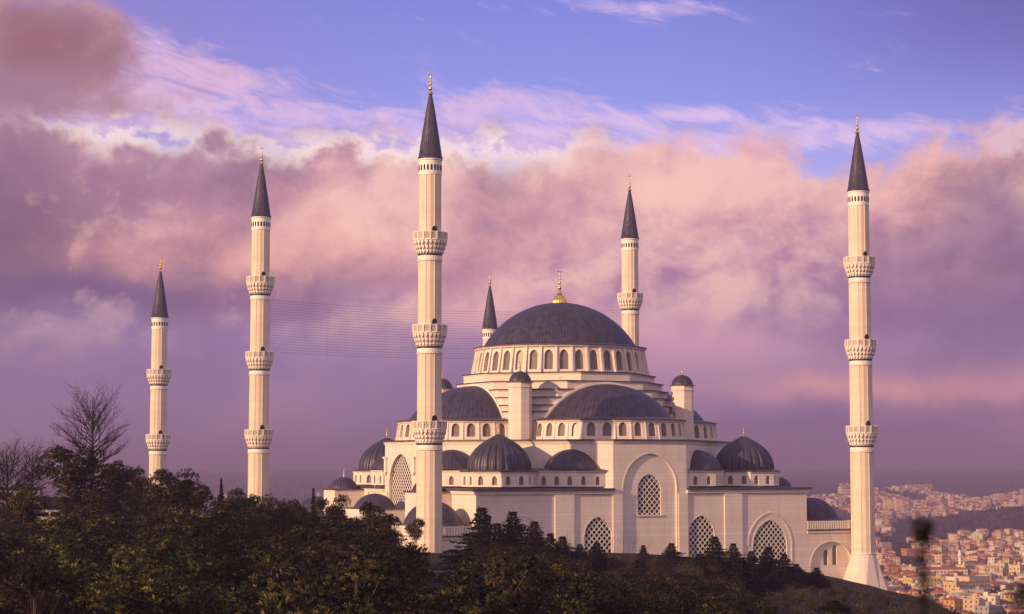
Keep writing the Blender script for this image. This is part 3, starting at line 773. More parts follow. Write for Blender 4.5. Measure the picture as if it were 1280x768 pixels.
    # two small ornamental brackets beside the tall side window
    for s_ in (-8.0, 8.0):
        b = MB(); b.box(-WU - .5, -WU - .01, s_ - .5, s_ + .5, -1.5, 1.6); b.box(-WU - .75, -WU - .01, s_ - .75, s_ + .75, 1.61, 2.0); b.lathe([(.02, -2.4), (.45, -1.5)], 8, (-WU - .4, s_))
        b.build('wall_bracket', 'trim', mosque)
build_mosque()

def build_courtyard():
    c = empty('courtyard_arcade', (MX, MY, 0), TH, 'low cream arcade with small lead domes around the courtyard behind the hall', 'arcade')
    mb = MB()
    for x0, x1, y0, y1 in ((-47, -40, 46, 138), (40, 47, 46, 138), (-39.99, 39.99, 131, 138)): mb.box(x0, x1, y0, y1, GZ - 12, -18.0)
    mb.build('wall', 'stone', c)
    spots = [(-43.5, 50 + 8.4 * i) for i in range(11)] + [(43.5, 50 + 8.4 * i) for i in range(11)] + [(-35 + 8.75 * i, 134.5) for i in range(9)]
    for x, y in spots:
        d = dome('dome', (x, y), 3.1, 2.4, -17.9, 'lead16', c, n=24)
        f = MB(); finial(f, x, y, -15.6, 1.8, .2); f.build('finial', 'gold', d)
build_courtyard()

# ------------------------------------------------------------------ minarets
def build_minaret(name, balconies, dz, label):
    root = empty(name, (0, 0, 0), TH, label, 'minaret', 'tall white minarets around the mosque')
    def shaft(z0, z1, r0, r1, mats='minaret'):
        mb = MB(); mb.lathe([(r0, z0), (r1, z1)], 16, smooth=False)
        # slim raised arrises on alternate corners give the fluted look
        for i in range(8):
            a = 2 * pi * (i * 2) / 16; w = .07
            ex, ey = cos(a), sin(a); fx, fy = -ey, ex; vs = []
            for r, z in ((r0, z0), (r1, z1)):
                for rr, ss in ((r - .1, -w * 2), (r + .07, -w), (r + .07, w), (r - .1, w * 2)): vs.append((ex * rr + fx * ss, ey * rr + fy * ss, z))
            mb.add(vs, [(0, 1, 5, 4), (1, 2, 6, 5), (2, 3, 7, 6)])
        return mb.build('shaft', mats, root)
    T, hc = 80.0, 61.8
    b = [46.8, 28.15, 8.85][:balconies]
    radii = [2.25, 2.35, 2.45, 2.56]
    # cone
    mb = MB(); mb.lathe([(2.2, hc - .1), (2.52, hc - .05), (2.58, hc + .18), (2.42, hc + .35), (1.62, hc + 5.6), (.85, hc + 10.4), (.25, 75.4)], 24)
    mb.build('spire', 'lead16', root, (0, 0, hc))
    f = MB(); finial(f, 0, 0, 75.2, T - 75.2, .50); f.build('finial', 'gold', root)
    # crown ring with small openings
    mb = MB(); mb.lathe([(2.27, hc - 3.4), (2.34, hc - 3.35), (2.34, hc - .5), (2.5, hc - .3), (2.5, hc - .1)], 32, smooth=False); mb.build('crown_ring', 'white', root)
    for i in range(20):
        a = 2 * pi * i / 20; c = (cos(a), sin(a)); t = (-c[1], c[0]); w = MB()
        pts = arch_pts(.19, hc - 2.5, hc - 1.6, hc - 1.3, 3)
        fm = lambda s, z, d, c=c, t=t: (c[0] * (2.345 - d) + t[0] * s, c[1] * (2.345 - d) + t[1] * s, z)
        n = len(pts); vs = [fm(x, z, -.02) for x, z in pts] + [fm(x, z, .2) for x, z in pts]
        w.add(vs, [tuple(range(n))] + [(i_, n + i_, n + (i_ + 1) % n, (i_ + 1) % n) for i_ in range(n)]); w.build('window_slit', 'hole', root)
    shaft(b[0] - .5, hc - 3.4, radii[0] + .02, radii[0])
    for i, zb in enumerate(b):
        r = radii[i]; rn = radii[i + 1]
        bal = MB()
        # deck and parapet
        bal.lathe([(r, zb - 1.75), (3.42, zb - 1.75), (3.5, zb - 1.62), (3.42, zb - 1.5)], 32, smooth=False)
        bal.lathe([(3.42, zb - 1.5), (3.42, zb - 1.38)], 16, smooth=False)
        bal.lathe([(3.40, zb - .16), (3.55, zb - .14), (3.55, zb), (3.22, zb), (3.22, zb - 1.7)], 16, smooth=False)
        for j in range(16):
            a = 2 * pi * j / 16; ex, ey = cos(a), sin(a); fx, fy = -ey, ex; vs = []
            for z in (zb - 1.5, zb + .06):
                for rr, ss in ((3.2, -.13), (3.54, -.13), (3.54, .13), (3.2, .13)): vs.append((ex * rr + fx * ss, ey * rr + fy * ss, z))
            bal.add(vs, [(0, 1, 5, 4), (1, 2, 6, 5), (2, 3, 7, 6), (4, 5, 6, 7)])
        o = bal.build('balcony', 'trim', root)
        pn = MB()
        for j in range(16):
            a0, a1 = 2 * pi * j / 16, 2 * pi * (j + 1) / 16; R = 3.43
            p, q = (R * cos(a0), R * sin(a0)), (R * cos(a1), R * sin(a1)); L = 1.338
            pn.add([(p[0], p[1], zb - 1.38), (q[0], q[1], zb - 1.38), (q[0], q[1], zb - .16), (p[0], p[1], zb - .16)], [(0, 1, 2, 3)], 0, uvs=[(.02, .0), (L, 0), (L, 1.22), (.02, 1.22)])
        pn.build('parapet_panel', 'panel', o)
        # honeycomb corbelling: four tiers of small niches
        co = MB(); tiers = [(3.40, zb - 1.75, zb - 2.75), (3.10, zb - 2.75, zb - 3.6), (2.80, zb - 3.6, zb - 4.35)]
        for k_, (R, zt, zl) in enumerate(tiers):
            co.lathe([(rn + .02, zl + .001), (max(rn + .03, R - .52), zl), (R - .46, zt)], 32, smooth=False, m=1)
            n = 24
            for j in range(n):
                a = 2 * pi * (j + .5) / n; ex, ey = cos(a), sin(a); fx, fy = -ey, ex
                w = R * pi / n * .72; P = lambda rr, ss, z: (ex * rr + fx * ss, ey * rr + fy * ss, z)
                vs = [P(R - .5, -w, zt), P(R, -w * .95, zt), P(R, w * .95, zt), P(R - .5, w, zt),
                      P(R, -w * .95, zt - .4), P(R, w * .95, zt - .4), P(R - .16, 0, zl + .02), P(R - .5, 0, zl - .04), P(R - .5, -w, zt - .16), P(R - .5, w, zt - .16)]
                co.add(vs, [(1, 4, 5, 2), (4, 6, 5), (0, 8, 4, 1), (2, 5, 9, 3), (8, 7, 6, 4), (5, 6, 7, 9)])
        co.build('corbel', ['trim', 'trim'], o)
        bd = MB(); bd.lathe([(rn + .02, zb - 4.75), (rn + .09, zb - 4.75), (rn + .09, zb - 4.37), (rn + .02, zb - 4.37)], 32, smooth=False); bd.build('dark_band', 'black', root)
        wb = MB(); wb.lathe([(rn, zb - 5.55), (rn + .1, zb - 5.5), (rn + .1, zb - 4.76)], 32, smooth=False); wb.build('white_band', 'white', root)
        cl = MB(); cl.lathe([(rn, zb - 5.9), (rn + .2, zb - 5.8), (rn + .2, zb - 5.62), (rn, zb - 5.56)], 32, smooth=False); cl.build('collar', 'trim', root)
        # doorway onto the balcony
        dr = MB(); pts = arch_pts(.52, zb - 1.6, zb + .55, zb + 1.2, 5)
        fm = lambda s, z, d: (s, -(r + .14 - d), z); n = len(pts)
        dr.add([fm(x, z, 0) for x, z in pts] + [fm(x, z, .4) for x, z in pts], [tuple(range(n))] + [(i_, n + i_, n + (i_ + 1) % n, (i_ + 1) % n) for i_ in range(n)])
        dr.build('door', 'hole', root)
        nxt = b[i + 1] - .5 if i + 1 < len(b) else -19.5
        if i + 1 >= len(b) and balconies == 2: nxt = -19.5 + dz * 0 + 17
        shaft(nxt, zb - 5.85, rn + .03, rn)
    zn = -19.5 if balconies == 3 else -2.5
    rb = radii[len(b)]
    mb = MB(); mb.lathe([(rb + .03, zn - .2), (rb + .2, zn - .1), (rb + .2, zn + .15), (rb + .03, zn + .25)], 16, smooth=False); mb.build('base_ring', 'trim', root)
    # flared foot: sixteen sides spread to a square
    mb = MB(); zf = zn - 9.6; top = [((rb + .1) * cos(2 * pi * i / 16 + pi / 16), (rb + .1) * sin(2 * pi * i / 16 + pi / 16), zn - .15) for i in range(16)]
    H = 4.9; sq = []
    for i in range(16):
        a = 2 * pi * i / 16 + pi / 16; x, y = cos(a), sin(a); m_ = max(abs(x), abs(y)); g = 1.0 / m_
        k_ = min(g, 1.22); sq.append((x * H * k_, y * H * k_, zf))
    mb.add(top + sq, [(16 + i, 16 + (i + 1) % 16, (i + 1) % 16) for i in range(16)] + [(16 + i, (i + 1) % 16, i) for i in range(16)])
    mb.prism([(p[0], p[1]) for p in sq], zf - 22, zf, top=False, bot=False)
    mb.build('foot', 'stone', root)
    return root
MU, MN1, MN2, MN3 = 52.9, 44.5, 59.3, 147.4
big = build_minaret('minaret', 3, 0, 'tallest minaret in front, its shaft passing the near corner of the hall')
index_kids(big)
small = build_minaret('minaret', 2, 0, 'shortest-looking minaret at far left above the trees, two balconies')
index_kids(small)
def place(o, u, v, dz=0):
    x, y = local_to_world(u, v); o.location = (x, y, dz)
place(big, -MU, -MN1)
for u, v, lab in ((MU, -MN1, 'minaret standing free at the right with its flared white foot on the slope'),
                  (-MU, MN2, 'minaret with three balconies left of the hall, second from the left edge'),
                  (MU, MN2, 'minaret with one balcony showing, rising behind the right side of the main dome')):
    c = copy_tree(big); place(c, u, v); c['label'] = lab
place(small, -MU, MN3, -19.18)
c = copy_tree(small); place(c, MU, MN3, -19.18); c['label'] = 'minaret of which only spire and crown show behind the left side of the main dome'

# ------------------------------------------------------------------ light cables between two minarets
def cables():
    root = empty('light_cables', (0, 0, 0), 0, 'thin dark cables hung in level rows between two minarets', 'cables')
    bx, by = local_to_world(-MU + 1.5, MN2); dx, dy = local_to_world(MU - 1.5, MN2)
    for i in range(20):
        mb = MB(); z0 = 41.3 - i * .68; z1 = 42.2 - i * .62; sag = 1.6; n = 24; pr = None
        for j in range(n + 1):
            t = j / n; p = (bx + (dx - bx) * t, by + (dy - by) * t, z0 + (z1 - z0) * t - sag * 4 * t * (1 - t))
            if pr: mb.tube(pr, p, .022, .022, 4)
            pr = p
        mb.build('cable', 'wire', root)
    for f in (0.012, 0.16):
        mb = MB(); x, y = bx + (dx - bx) * f, by + (dy - by) * f; mb.tube((x, y, 41), (x, y, 27.4), .015, .015, 4); mb.build('hanger', 'wire', root)
cables()
# ------------------------------------------------------------------ trees
def foliage(name, a, b_, tip):
    m, k, b = new_mat(name); oc = obj_coord(k)
    oi = k.n.new('ShaderNodeObjectInfo'); geo = k.n.new('ShaderNodeNewGeometry')
    c = k.mix(geo.outputs['Random Per Island'], a, b_)
    c = k.mix(k.ss(geo.outputs['Random Per Island'], 0.80, 1.0), c, tip)  # tip tone: warm sunlit look of random tufts, put into the colour
    hs = k.n.new('ShaderNodeHueSaturation'); k.put(hs.inputs['Color'], c)
    k.put(hs.inputs['Hue'], k.m('MULTIPLY_ADD', oi.outputs['Random'], 0.07, 0.465)); k.put(hs.inputs['Value'], k.m('MULTIPLY_ADD', k.m('FRACT', k.m('MULTIPLY', oi.outputs['Random'], 7.3)), 0.9, 0.5))
    k.put(b.inputs['Base Color'], hs.outputs[0]); b.inputs['Roughness'].default_value = 0.7; b.inputs['Specular IOR Level'].default_value = 0.15
    return m
M['pine'] = foliage('pine needles', (0.014, 0.015, 0.006), (0.046, 0.038, 0.013), (0.165, 0.110, 0.034))
M['spruce'] = foliage('dark cedar needles', (0.005, 0.006, 0.004), (0.010, 0.010, 0.006), (0.028, 0.022, 0.011))
M['scrub'] = foliage('dry scrub leaves', (0.024, 0.018, 0.007), (0.055, 0.036, 0.013), (0.15, 0.09, 0.034))
M['flat'] = simple('grey flat roof', (.10, .085, .09), .9, var=.3, scale=.3)
M['bark'] = simple('grey brown bark', (0.055, 0.038, 0.032), 0.9, var=0.3, scale=3)
M['drybark'] = simple('pale bare twigs', (0.030, 0.018, 0.017), 0.9, var=0.3, scale=3)

def rand_unit(r):
    while True:
        v = Vector((r.uniform(-1, 1), r.uniform(-1, 1), r.uniform(-1, 1)))
        if 0.05 < v.length < 1: return v.normalized()

def pine_mesh(seed, H, R, nl=20, umb=0.5):
    """stone-pine habit: bushy cloud-like lobes of needle tufts on spreading limbs"""
    r = random.Random(seed); crown = MB(); trunk = MB()
    base = H * umb * .5
    top = Vector((r.uniform(-.06, .06) * R, r.uniform(-.06, .06) * R, H * .82))
    trunk.tube((0, 0, -1.2), (top.x * .5, top.y * .5, H * .45), .035 * H * .6, .02 * H * .6, 7); trunk.tube((top.x * .5, top.y * .5, H * .45), top, .02 * H * .6, .008 * H, 6)
    for i in range(nl):
        v = rand_unit(r); v.z = v.z * .9 + .12
        rad = r.uniform(.55, .98) if i > nl // 5 else r.uniform(.1, .5)
        c = Vector((v.x * R * rad, v.y * R * rad, H * .58 + v.z * (H - base) * .5 * rad)); c.z = max(c.z, base + .3)
        lr = R * r.uniform(.24, .42)
        trunk.tube((top.x * .5, top.y * .5, min(c.z * .8, H * .5)), c, .05, .02, 4)
        nt_ = int(85 * (lr / (R * .3)) ** 1.4)
        for t in range(nt_):
            d = rand_unit(r);
            if d.z < -.35: d.z = -d.z * .5
            p = c + Vector((d.x, d.y, d.z * .75)) * lr * r.uniform(.74, 1.0)
            ax = (d * .8 + Vector((0, 0, .75))).normalized()
            s1 = ax.cross(Vector((.3, .9, .1))).normalized(); s2 = ax.cross(s1); L = r.uniform(.17, .34) * (R / 3.2) ** .4
            tris = []; vs = []
            for q in range(7):
                a = 2 * pi * q / 7 + r.uniform(0, .8); o = (s1 * cos(a) + s2 * sin(a)); e = p + ax * L * r.uniform(.5, 1) + o * L * r.uniform(.35, .7)
                w = (s1 * -sin(a) + s2 * cos(a)) * L * .09; mid = p + o * .03
                j = len(vs); vs += [mid, p.lerp(e, .6) + w, e, p.lerp(e, .6) - w]; tris.append((j, j + 1, j + 2, j + 3))
            # one island per tuft so that each tuft gets its own tone
            for f in tris: pass
            vs2 = [p] + [v_ for i_, v_ in enumerate(vs) if i_ % 4]; fs = [(0, 1 + 3 * q, 2 + 3 * q, 3 + 3 * q) for q in range(7)]
            crown.leaf(vs2, fs, d * .75 + (p - Vector((0, 0, H * .5))).normalized() * .45 + rand_unit(r) * .30)
        for t in range(60):
            p = c + rand_unit(r) * lr * r.uniform(.2, .85); a = rand_unit(r) * r.uniform(.08, .22); b = rand_unit(r) * r.uniform(.06, .16)
            crown.leaf([p - a, p - b, p + a, p + b], [(0, 1, 2, 3)], (p - c) + (p - Vector((0, 0, H * .5))).normalized() * lr * .4)
    return crown, trunk

def cedar_mesh(seed, H, R):
    """young cedar or spruce: a spire of drooping branch whorls"""
    r = random.Random(seed); crown = MB(); trunk = MB()
    trunk.tube((0, 0, -1.0), (0, 0, H * .97), H * .020, .02, 6)
    z = H * .10; k = 0
    while z < H * .97:
        f = 1 - (z - H * .08) / (H * .92); L0 = R * (f ** 1.15) * r.uniform(.8, 1.15) + .12; nb = max(4, int(9 * f) + 3)
        for j in range(nb):
            a = 2 * pi * j / nb + k * .7 + r.uniform(-.25, .25); L = L0 * r.uniform(.6, 1.2); d = Vector((cos(a), sin(a), 0))
            lift = r.uniform(-.05, .55) - .2 * f
            n = max(3, int(L / .16)); s = Vector((-d.y, d.x, 0)); prev = Vector((0, 0, z))
            trunk.tube(prev, prev + d * L * .9 + Vector((0, 0, lift * L * .6)), .03, .01, 3)
            for q in range(n):
                t = (q + .6) / n; p = Vector((0, 0, z)) + d * L * t + Vector((0, 0, lift * L * t - .12 * L * t * t))
                w = .40 * L * (1 - t * .6) * .55 + .10
                for sd in (-1, 1, 0):
                    e = p + s * sd * w * r.uniform(.6, 1.1) + d * .16 + Vector((0, 0, r.uniform(-.28, .10)))
                    if sd == 0: e = p + d * .26 + Vector((0, 0, r.uniform(.02, .16)))
                    m_ = (p + e) / 2; nrm = Vector((0, 0, .08)) if sd else s * .09
                    crown.leaf([p, m_ + nrm + d * .06, e, m_ - nrm - d * .06], [(0, 1, 2, 3)], d * .8 + Vector((0, 0, .5)) + rand_unit(r) * .5)
        z += H * r.uniform(.018, .034) + .01; k += 1
    return crown, trunk

def bare_mesh(seed, H, spread=1.0, depth=7, fork=3, r0=.18):
    r = random.Random(seed); mb = MB()
    def go(p, d, L, rad, lv):
        n = 3 if lv > 2 else 2; q = p
        for i in range(n):
            d = (d + rand_unit(r) * .10 + Vector((0, 0, .05))).normalized(); e = q + d * L / n
            mb.tube(q, e, rad * (1 - .12 * i), rad * (1 - .12 * (i + 1)), 5 if lv > 3 else 3); q = e
            if lv < depth and lv > 0 and r.random() < .55:
                o = rand_unit(r); o = (o - d * o.dot(d)).normalized(); go(q, (d * .75 + o * .6 * spread).normalized(), L * r.uniform(.45, .65), rad * .45, lv - 2)
        if lv <= 0: return
        k = fork if lv > 1 else 2
        a0 = r.uniform(0, 6.28); s1 = d.cross(Vector((.2, .3, .9))).normalized(); s2 = d.cross(s1)
        for i in range(k):
            a = a0 + 2 * pi * i / k + r.uniform(-.4, .4); ang = r.uniform(.30, .62) * spread
            nd = (d * cos(ang) + (s1 * cos(a) + s2 * sin(a)) * sin(ang)); go(q, nd.normalized(), L * r.uniform(.66, .86), rad * .62, lv - 1)
    go(Vector((0, 0, -.5)), Vector((0, 0, 1)), H * .24, r0, depth)
    zs = max(v[2] for v in mb.v); f = H / zs; mb.v = [(x * f, y * f, z * f) for x, y, z in mb.v]
    return mb

def scrub_mesh(seed, H, R):
    r = random.Random(seed); crown = MB(); trunk = MB()
    for i in range(16):
        a = r.uniform(0, 2 * pi); l = r.uniform(.2, 1) * R; tip = Vector((cos(a) * l, sin(a) * l, H * r.uniform(.5, 1))); trunk.tube((cos(a) * .1, sin(a) * .1, -.4), tip, .035, .012, 3)
        for t in range(90):
            p = Vector((0, 0, 0)).lerp(tip, r.uniform(.35, 1.05)) + rand_unit(r) * R * .26; a_ = rand_unit(r) * r.uniform(.04, .10); b = rand_unit(r) * r.uniform(.03, .07)
            crown.add([p - a_, p - b, p + a_, p + b], [(0, 1, 2, 3)])
    return crown, trunk

def make_tree(name, parts, mats, label, cat, group=None):
    o = empty(name, (0, 0, 0), 0, label, cat, group)
    parts[1].build('trunk', mats[1], o)
    if parts[0] is not None: parts[0].build('crown', mats[0], o)
    KIDS[o.name] = list(o.children); 
    for c in o.children: KIDS[c.name] = []
    return o
def leader_mesh(seed, H, Wd, r0=.24):
    """leafless broad tree: a central leader, long rising limbs, fine twigs"""
    r = random.Random(seed); mb = MB()
    def limb(p, d, L, rad, lv, up):
        n = max(3, int(L / .45)); q = p; step = L / n
        for i in range(n):
            d = (d + rand_unit(r) * .13 + Vector((0, 0, up))).normalized(); e = q + d * step; a = rad * (1 - .85 * i / n); b = rad * (1 - .85 * (i + 1) / n)
            mb.tube(q, e, max(a, .008), max(b, .007), 5 if rad > .06 else 3); q = e; t = (i + 1) / n
            if lv > 0 and t > .18:
                for _ in range(2 if lv > 1 else 1 + (r.random() < .5)):
                    o = rand_unit(r); o = (o - d * o.dot(d)).normalized(); o.z = abs(o.z) * .5 + o.z * .5
                    limb(q, (d * .70 + o * .70).normalized(), L * (1 - t * .55) * r.uniform(.26, .46), b * .55 + .006, lv - 1, up)
    z = 0; q = Vector((0, 0, -.6)); n = 16; pts = [q]
    for i in range(n):
        q = q + Vector((r.uniform(-.07, .07), r.uniform(-.07, .07), (H * .86 + .6) / n)); pts.append(q)
        mb.tube(pts[-2], q, r0 * (1 - .9 * i / n), r0 * (1 - .9 * (i + 1) / n), 7)
    A, B_, zc = Wd / 2, H * .44, H * .57
    for i in range(46):
        t = .20 + .62 * (i / 46); k = min(n - 1, int(t * n)); p = pts[k].lerp(pts[k + 1], t * n - k); a = i * 2.4 + r.uniform(-.4, .4)
        el = .12 + 1.5 * (t - .2) + r.uniform(-.1, .15); d = Vector((cos(a) * cos(el), sin(a) * cos(el), sin(el)))
        o = Vector((p.x / A, p.y / A, (p.z - zc) / B_)); e = Vector((d.x / A, d.y / A, d.z / B_)); qa = e.dot(e); qb = 2 * o.dot(e); qc = o.dot(o) - 1
        L = (-qb + sqrt(max(0, qb * qb - 4 * qa * qc))) / (2 * qa) if qb * qb > 4 * qa * qc else 1.0
        limb(p, d, max(.8, L) * r.uniform(.82, 1.02), r0 * (1 - t) * .40 + .035, 2, .004)
    return mb
USED = set()
def put(tmpl, x, y, z, s, rz, label=None, group=None, sz=None, name=None):
    """first use moves the template itself, later uses copy it with its parts"""
    if tmpl.name not in USED: o = tmpl; USED.add(tmpl.name)
    else: o = copy_tree(tmpl)
    o.location = (x, y, z); o.rotation_euler = (0, 0, rz); o.scale = (s, s, sz or s)
    if label: o['label'] = label
    if group: o['group'] = group
    elif 'group' in o: del o['group']
    return o

rnd = random.Random(11)
PINES = [make_tree('pine_tree', pine_mesh(i, 8.0, 2.9 + .35 * (i % 3), 19 + 3 * (i % 3), (.6, .35, .2)[i % 3]), ('pine', 'bark'), 'bushy pine', 'tree') for i in range(7)]
CEDARS = [make_tree('cedar_tree', cedar_mesh(30 + i, 7.0, 2.2 + .35 * (i % 2)), ('spruce', 'bark'), 'young cedar', 'tree') for i in range(4)]
SCRUBS = [make_tree('scrub_bush', scrub_mesh(60 + i, 2.4, 1.7), ('scrub', 'drybark'), 'dry bush', 'bush') for i in range(4)]

def top_for(px, ytop, d):
    """tree height needed for its tip to reach row ytop"""
    x, y, z = at(px, d); return x, y, z, (582.35 - ytop) / 2452 * d - z
def skyline_tree(T, px, ytop, d, label, wide=None, group=None):
    x, y, z, h = top_for(px, ytop, d); base = {'pine': 8.3, 'ceda': 7.1, 'scru': 2.5}[T.name[:4]]
    s = h / base; w = {'pine': 7.4, 'ceda': 4.6, 'scru': 3.6}[T.name[:4]]
    sx = (wide / 2452 * d / w) if wide else s
    o = put(T, x, y, z, sx, rnd.uniform(0, 6.28), label, group, sz=s); return o

SK = [(100, 551, 104, 236, 'dark pine below the large leafless tree, tallest of the dense trees at left'), (146, 571, 44, 250, 'small dark pine between the leafless tree and the far left minaret'), (172, 576, 46, 262, 'dark pine standing just left of the far left minaret foot'),
      (224, 580, 84, 236, 'broad round pine just right of the far left minaret'), (196, 584, 40, 258, 'pine crown in front of the far left minaret shaft'), (292, 606, 60, 262, 'low pine crown left of the second minaret foot'), (330, 613, 66, 250, 'pine crown covering the foot of the second minaret'),
      (366, 617, 52, 262, 'pine crown just right of the second minaret foot'), (398, 620, 46, 268, 'pine crown below the little dome at the left end of the mosque'), (425, 613, 46, 278, 'dark pine poking up in front of the small stair dome'), (462, 622, 56, 262, 'pine crown in front of the shallow porch dome'),
      (490, 642, 34, 284, 'pine crown at the right end of the grove beside the front minaret'), (40, 600, 60, 222, 'dark pine at the left edge below the bare tree'), (140, 604, 60, 220, 'pine crown in front of the white kiosk row')]
for i, (px, yt, w, d, lab) in enumerate(SK): skyline_tree(PINES[(2, 5, 4, 2, 1, 5, 2, 4, 1, 5, 2, 1, 5, 4)[i]], px, yt, d, lab, w)
skyline_tree(PINES[3], 521, 640, 318, 'small slender pine alone on the bank before the front minaret', 32)
CD = [(622, 650, 54, 290, 'cedar between the two tall dark cedars at the left arch'), (688, 664, 50, 292, 'broad dark cedar left of the second lattice window'), (872, 690, 44, 300, 'cedar low on the crest left of the third lattice window'), (905, 700, 60, 276, 'wide dark cedar below the third lattice window'), (968, 712, 60, 282, 'wide dark cedar below the rightmost lattice window'), (1040, 748, 60, 215, 'dark spreading bush-like cedar low on the open slope'), (603, 631, 84, 300, 'tallest dark cedar left of the front wall arches'), (641, 637, 70, 304, 'dark cedar second from left before the front wall'), (668, 648, 58, 312, 'dark cedar with a thin tip before the leftmost front arch'), (703, 668, 52, 306, 'narrow cedar before the wall beside the second front arch'),
      (724, 678, 40, 316, 'small cedar below the second front lattice window'), (745, 676, 46, 300, 'cedar covering the right foot of the second lattice window'), (803, 679, 30, 316, 'tiny cedar below the tall middle window'), (838, 677, 44, 330, 'spreading young cedar alone on the crest right of the centre'),
      (892, 668, 54, 318, 'cedar before the lattice window right of the centre'), (915, 677, 46, 306, 'dark cedar just right of the third lattice window'), (937, 686, 40, 320, 'slim cedar between the two right-hand lattice windows'), (958, 681, 52, 312, 'cedar covering the left foot of the rightmost lattice window'),
      (978, 690, 48, 304, 'cedar covering the right foot of the rightmost lattice window'), (993, 703, 40, 330, 'small cedar right of the rightmost lattice window'), (1018, 707, 42, 330, 'last cedar at right, below the blind arch wall'), (278, 583 + 12, 14, 300, 'thin cedar tip above the grove left of the second minaret'), (393, 607, 16, 300, 'thin cedar tip left of the small stair dome'), (925, 694, 56, 240, 'big dark cedar low on the slope in front of the row of cedars')]
for i, (px, yt, w, d, lab) in enumerate(CD): skyline_tree(CEDARS[i % 4], px, yt, d, lab, w * 1.15)

SKX = [-300, 0, 60, 130, 200, 265, 300, 350, 430, 480, 500, 520, 575, 605, 650, 700, 740, 780, 860, 900, 945, 975]
SKY_ = [636, 628, 624, 604, 594, 598, 616, 626, 632, 634, 668, 722, 722, 676, 672, 690, 700, 704, 712, 722, 738, 770]
def sky_at(px):
    for i in range(len(SKX) - 1):
        if SKX[i] <= px <= SKX[i + 1]: t = (px - SKX[i]) / (SKX[i + 1] - SKX[i]); return SKY_[i] * (1 - t) + SKY_[i + 1] * t
    return SKY_[0] if px < SKX[0] else 900
GL = ['round olive-brown pine in the dense wood on the near slope', 'dark green pine crowded in the wood on the near slope']
placed = []; cnt = 0; tries = 0
while cnt < 270 and tries < 30000:
    tries += 1
    d = 102 + 192 * (rnd.random() ** 1.05); px = rnd.uniform(-110, 985)
    x, y, z = at(px, d)
    if any((x - a) ** 2 + (y - b) ** 2 < ((5.0 + 2.0 * rnd.random() + d * .004) if px < 600 else (3.4 + 1.2 * rnd.random())) ** 2 for a, b in placed): continue
    h = rnd.uniform(5.0, 9.6); lim = sky_at(px) + rnd.uniform(0, 22)
    if px > 760: h = rnd.uniform(3.5, 6.5)
    yt = 582.35 - (z + h) * 2452 / d
    if yt < lim: h = (582.35 - lim) / 2452 * d - z
    if h < 1.8 or 582.35 - (z + h) * 2452 / d > 800: continue
    if 474 < px < 598 and d > 150: continue
    placed.append((x, y)); cnt += 1
    s = h / 8.3; sw = s * rnd.uniform(1.0, 1.45) * (1.3 if h < 4 else 1)
    k = rnd.choice(PINES)
    put(k, x, y, z, sw, rnd.uniform(0, 6.28), GL[k['label'] == 'x' or PINES.index(k) % 2], ('olive pines of the near slope', 'dark pines of the near slope')[PINES.index(k) % 2], sz=s)
# dry scrub between the pines and on the open slope
n_s = 0; tries = 0
while n_s < 270 and tries < 9000:
    tries += 1
    open_ = rnd.random() < .62
    if open_: px = rnd.uniform(640, 1120) if rnd.random() < .8 else rnd.uniform(940, 1190); d = rnd.uniform(140, 345)
    else: px = rnd.uniform(-50, 700); d = rnd.uniform(80, 250)
    x, y, z = at(px, d); yb = 582.35 - z * 2452 / d
    if yb > 830: continue
    if px > 940 and rnd.random() < .6: continue
    s = rnd.uniform(.5, 1.15) * (.55 if px > 940 else 1)
    put(rnd.choice(SCRUBS), x, y, z, s, rnd.uniform(0, 6.28), 'dry brown bush among the trees and grass of the near slope', 'dry bushes on the near slope'); n_s += 1

# leafless trees
def bare(px, ytop, d, w, seed, label, depth=6, spread=1.0, r0=.2, fork=3):
    x, y, z, h = top_for(px, ytop, d); mb = leader_mesh(seed, h, w / 2452 * d, r0) if depth > 5 else bare_mesh(seed, h, spread, depth, fork, r0); zt = max(v[2] for v in mb.v); mb.v = [(a, b, c * h / zt) for a, b, c in mb.v]
    xs = [v[0] for v in mb.v]; f = (w / 2452 * d) / (max(xs) - min(xs)); mb.v = [(a * f, b * f, c) for a, b, c in mb.v]
    o = make_tree('bare_tree', (None, mb), (None, 'drybark'), label, 'tree'); o.location = (x, y, z); return o
bare(116, 471, 255, 112, 5, 'large leafless tree standing above the pines at left', 7, 1.1, .30)
bare(14, 536, 232, 120, 8, 'wide leafless tree at the left edge of the view', 6, 1.15, .26)
bare(44, 548, 245, 60, 9, 'smaller leafless tree between the left edge and the large bare one', 6, 1.1, .18)
bare(180, 592, 236, 40, 12, 'small leafless tree tangled among pines by the white sign', 5, 1.1, .1)
for i, (px, yt, d, w) in enumerate([(716, 652, 250, 26), (780, 655, 240, 30), (797, 662, 250, 24), (655, 628, 262, 36), (848, 690, 230, 20), (764, 672, 235, 22)]):
    bare(px, yt, d, w, 40 + i, ['thin leafless sapling before the second lattice window', 'tall leafless sapling below the big arch recess', 'leafless sapling right of the tall one below the big arch', 'leafless sapling behind the cedars at the left arch', 'short leafless sapling on the crest right of the centre', 'short leafless sapling left of the tall one below the big arch'][i], 4, .75, .05, 2)

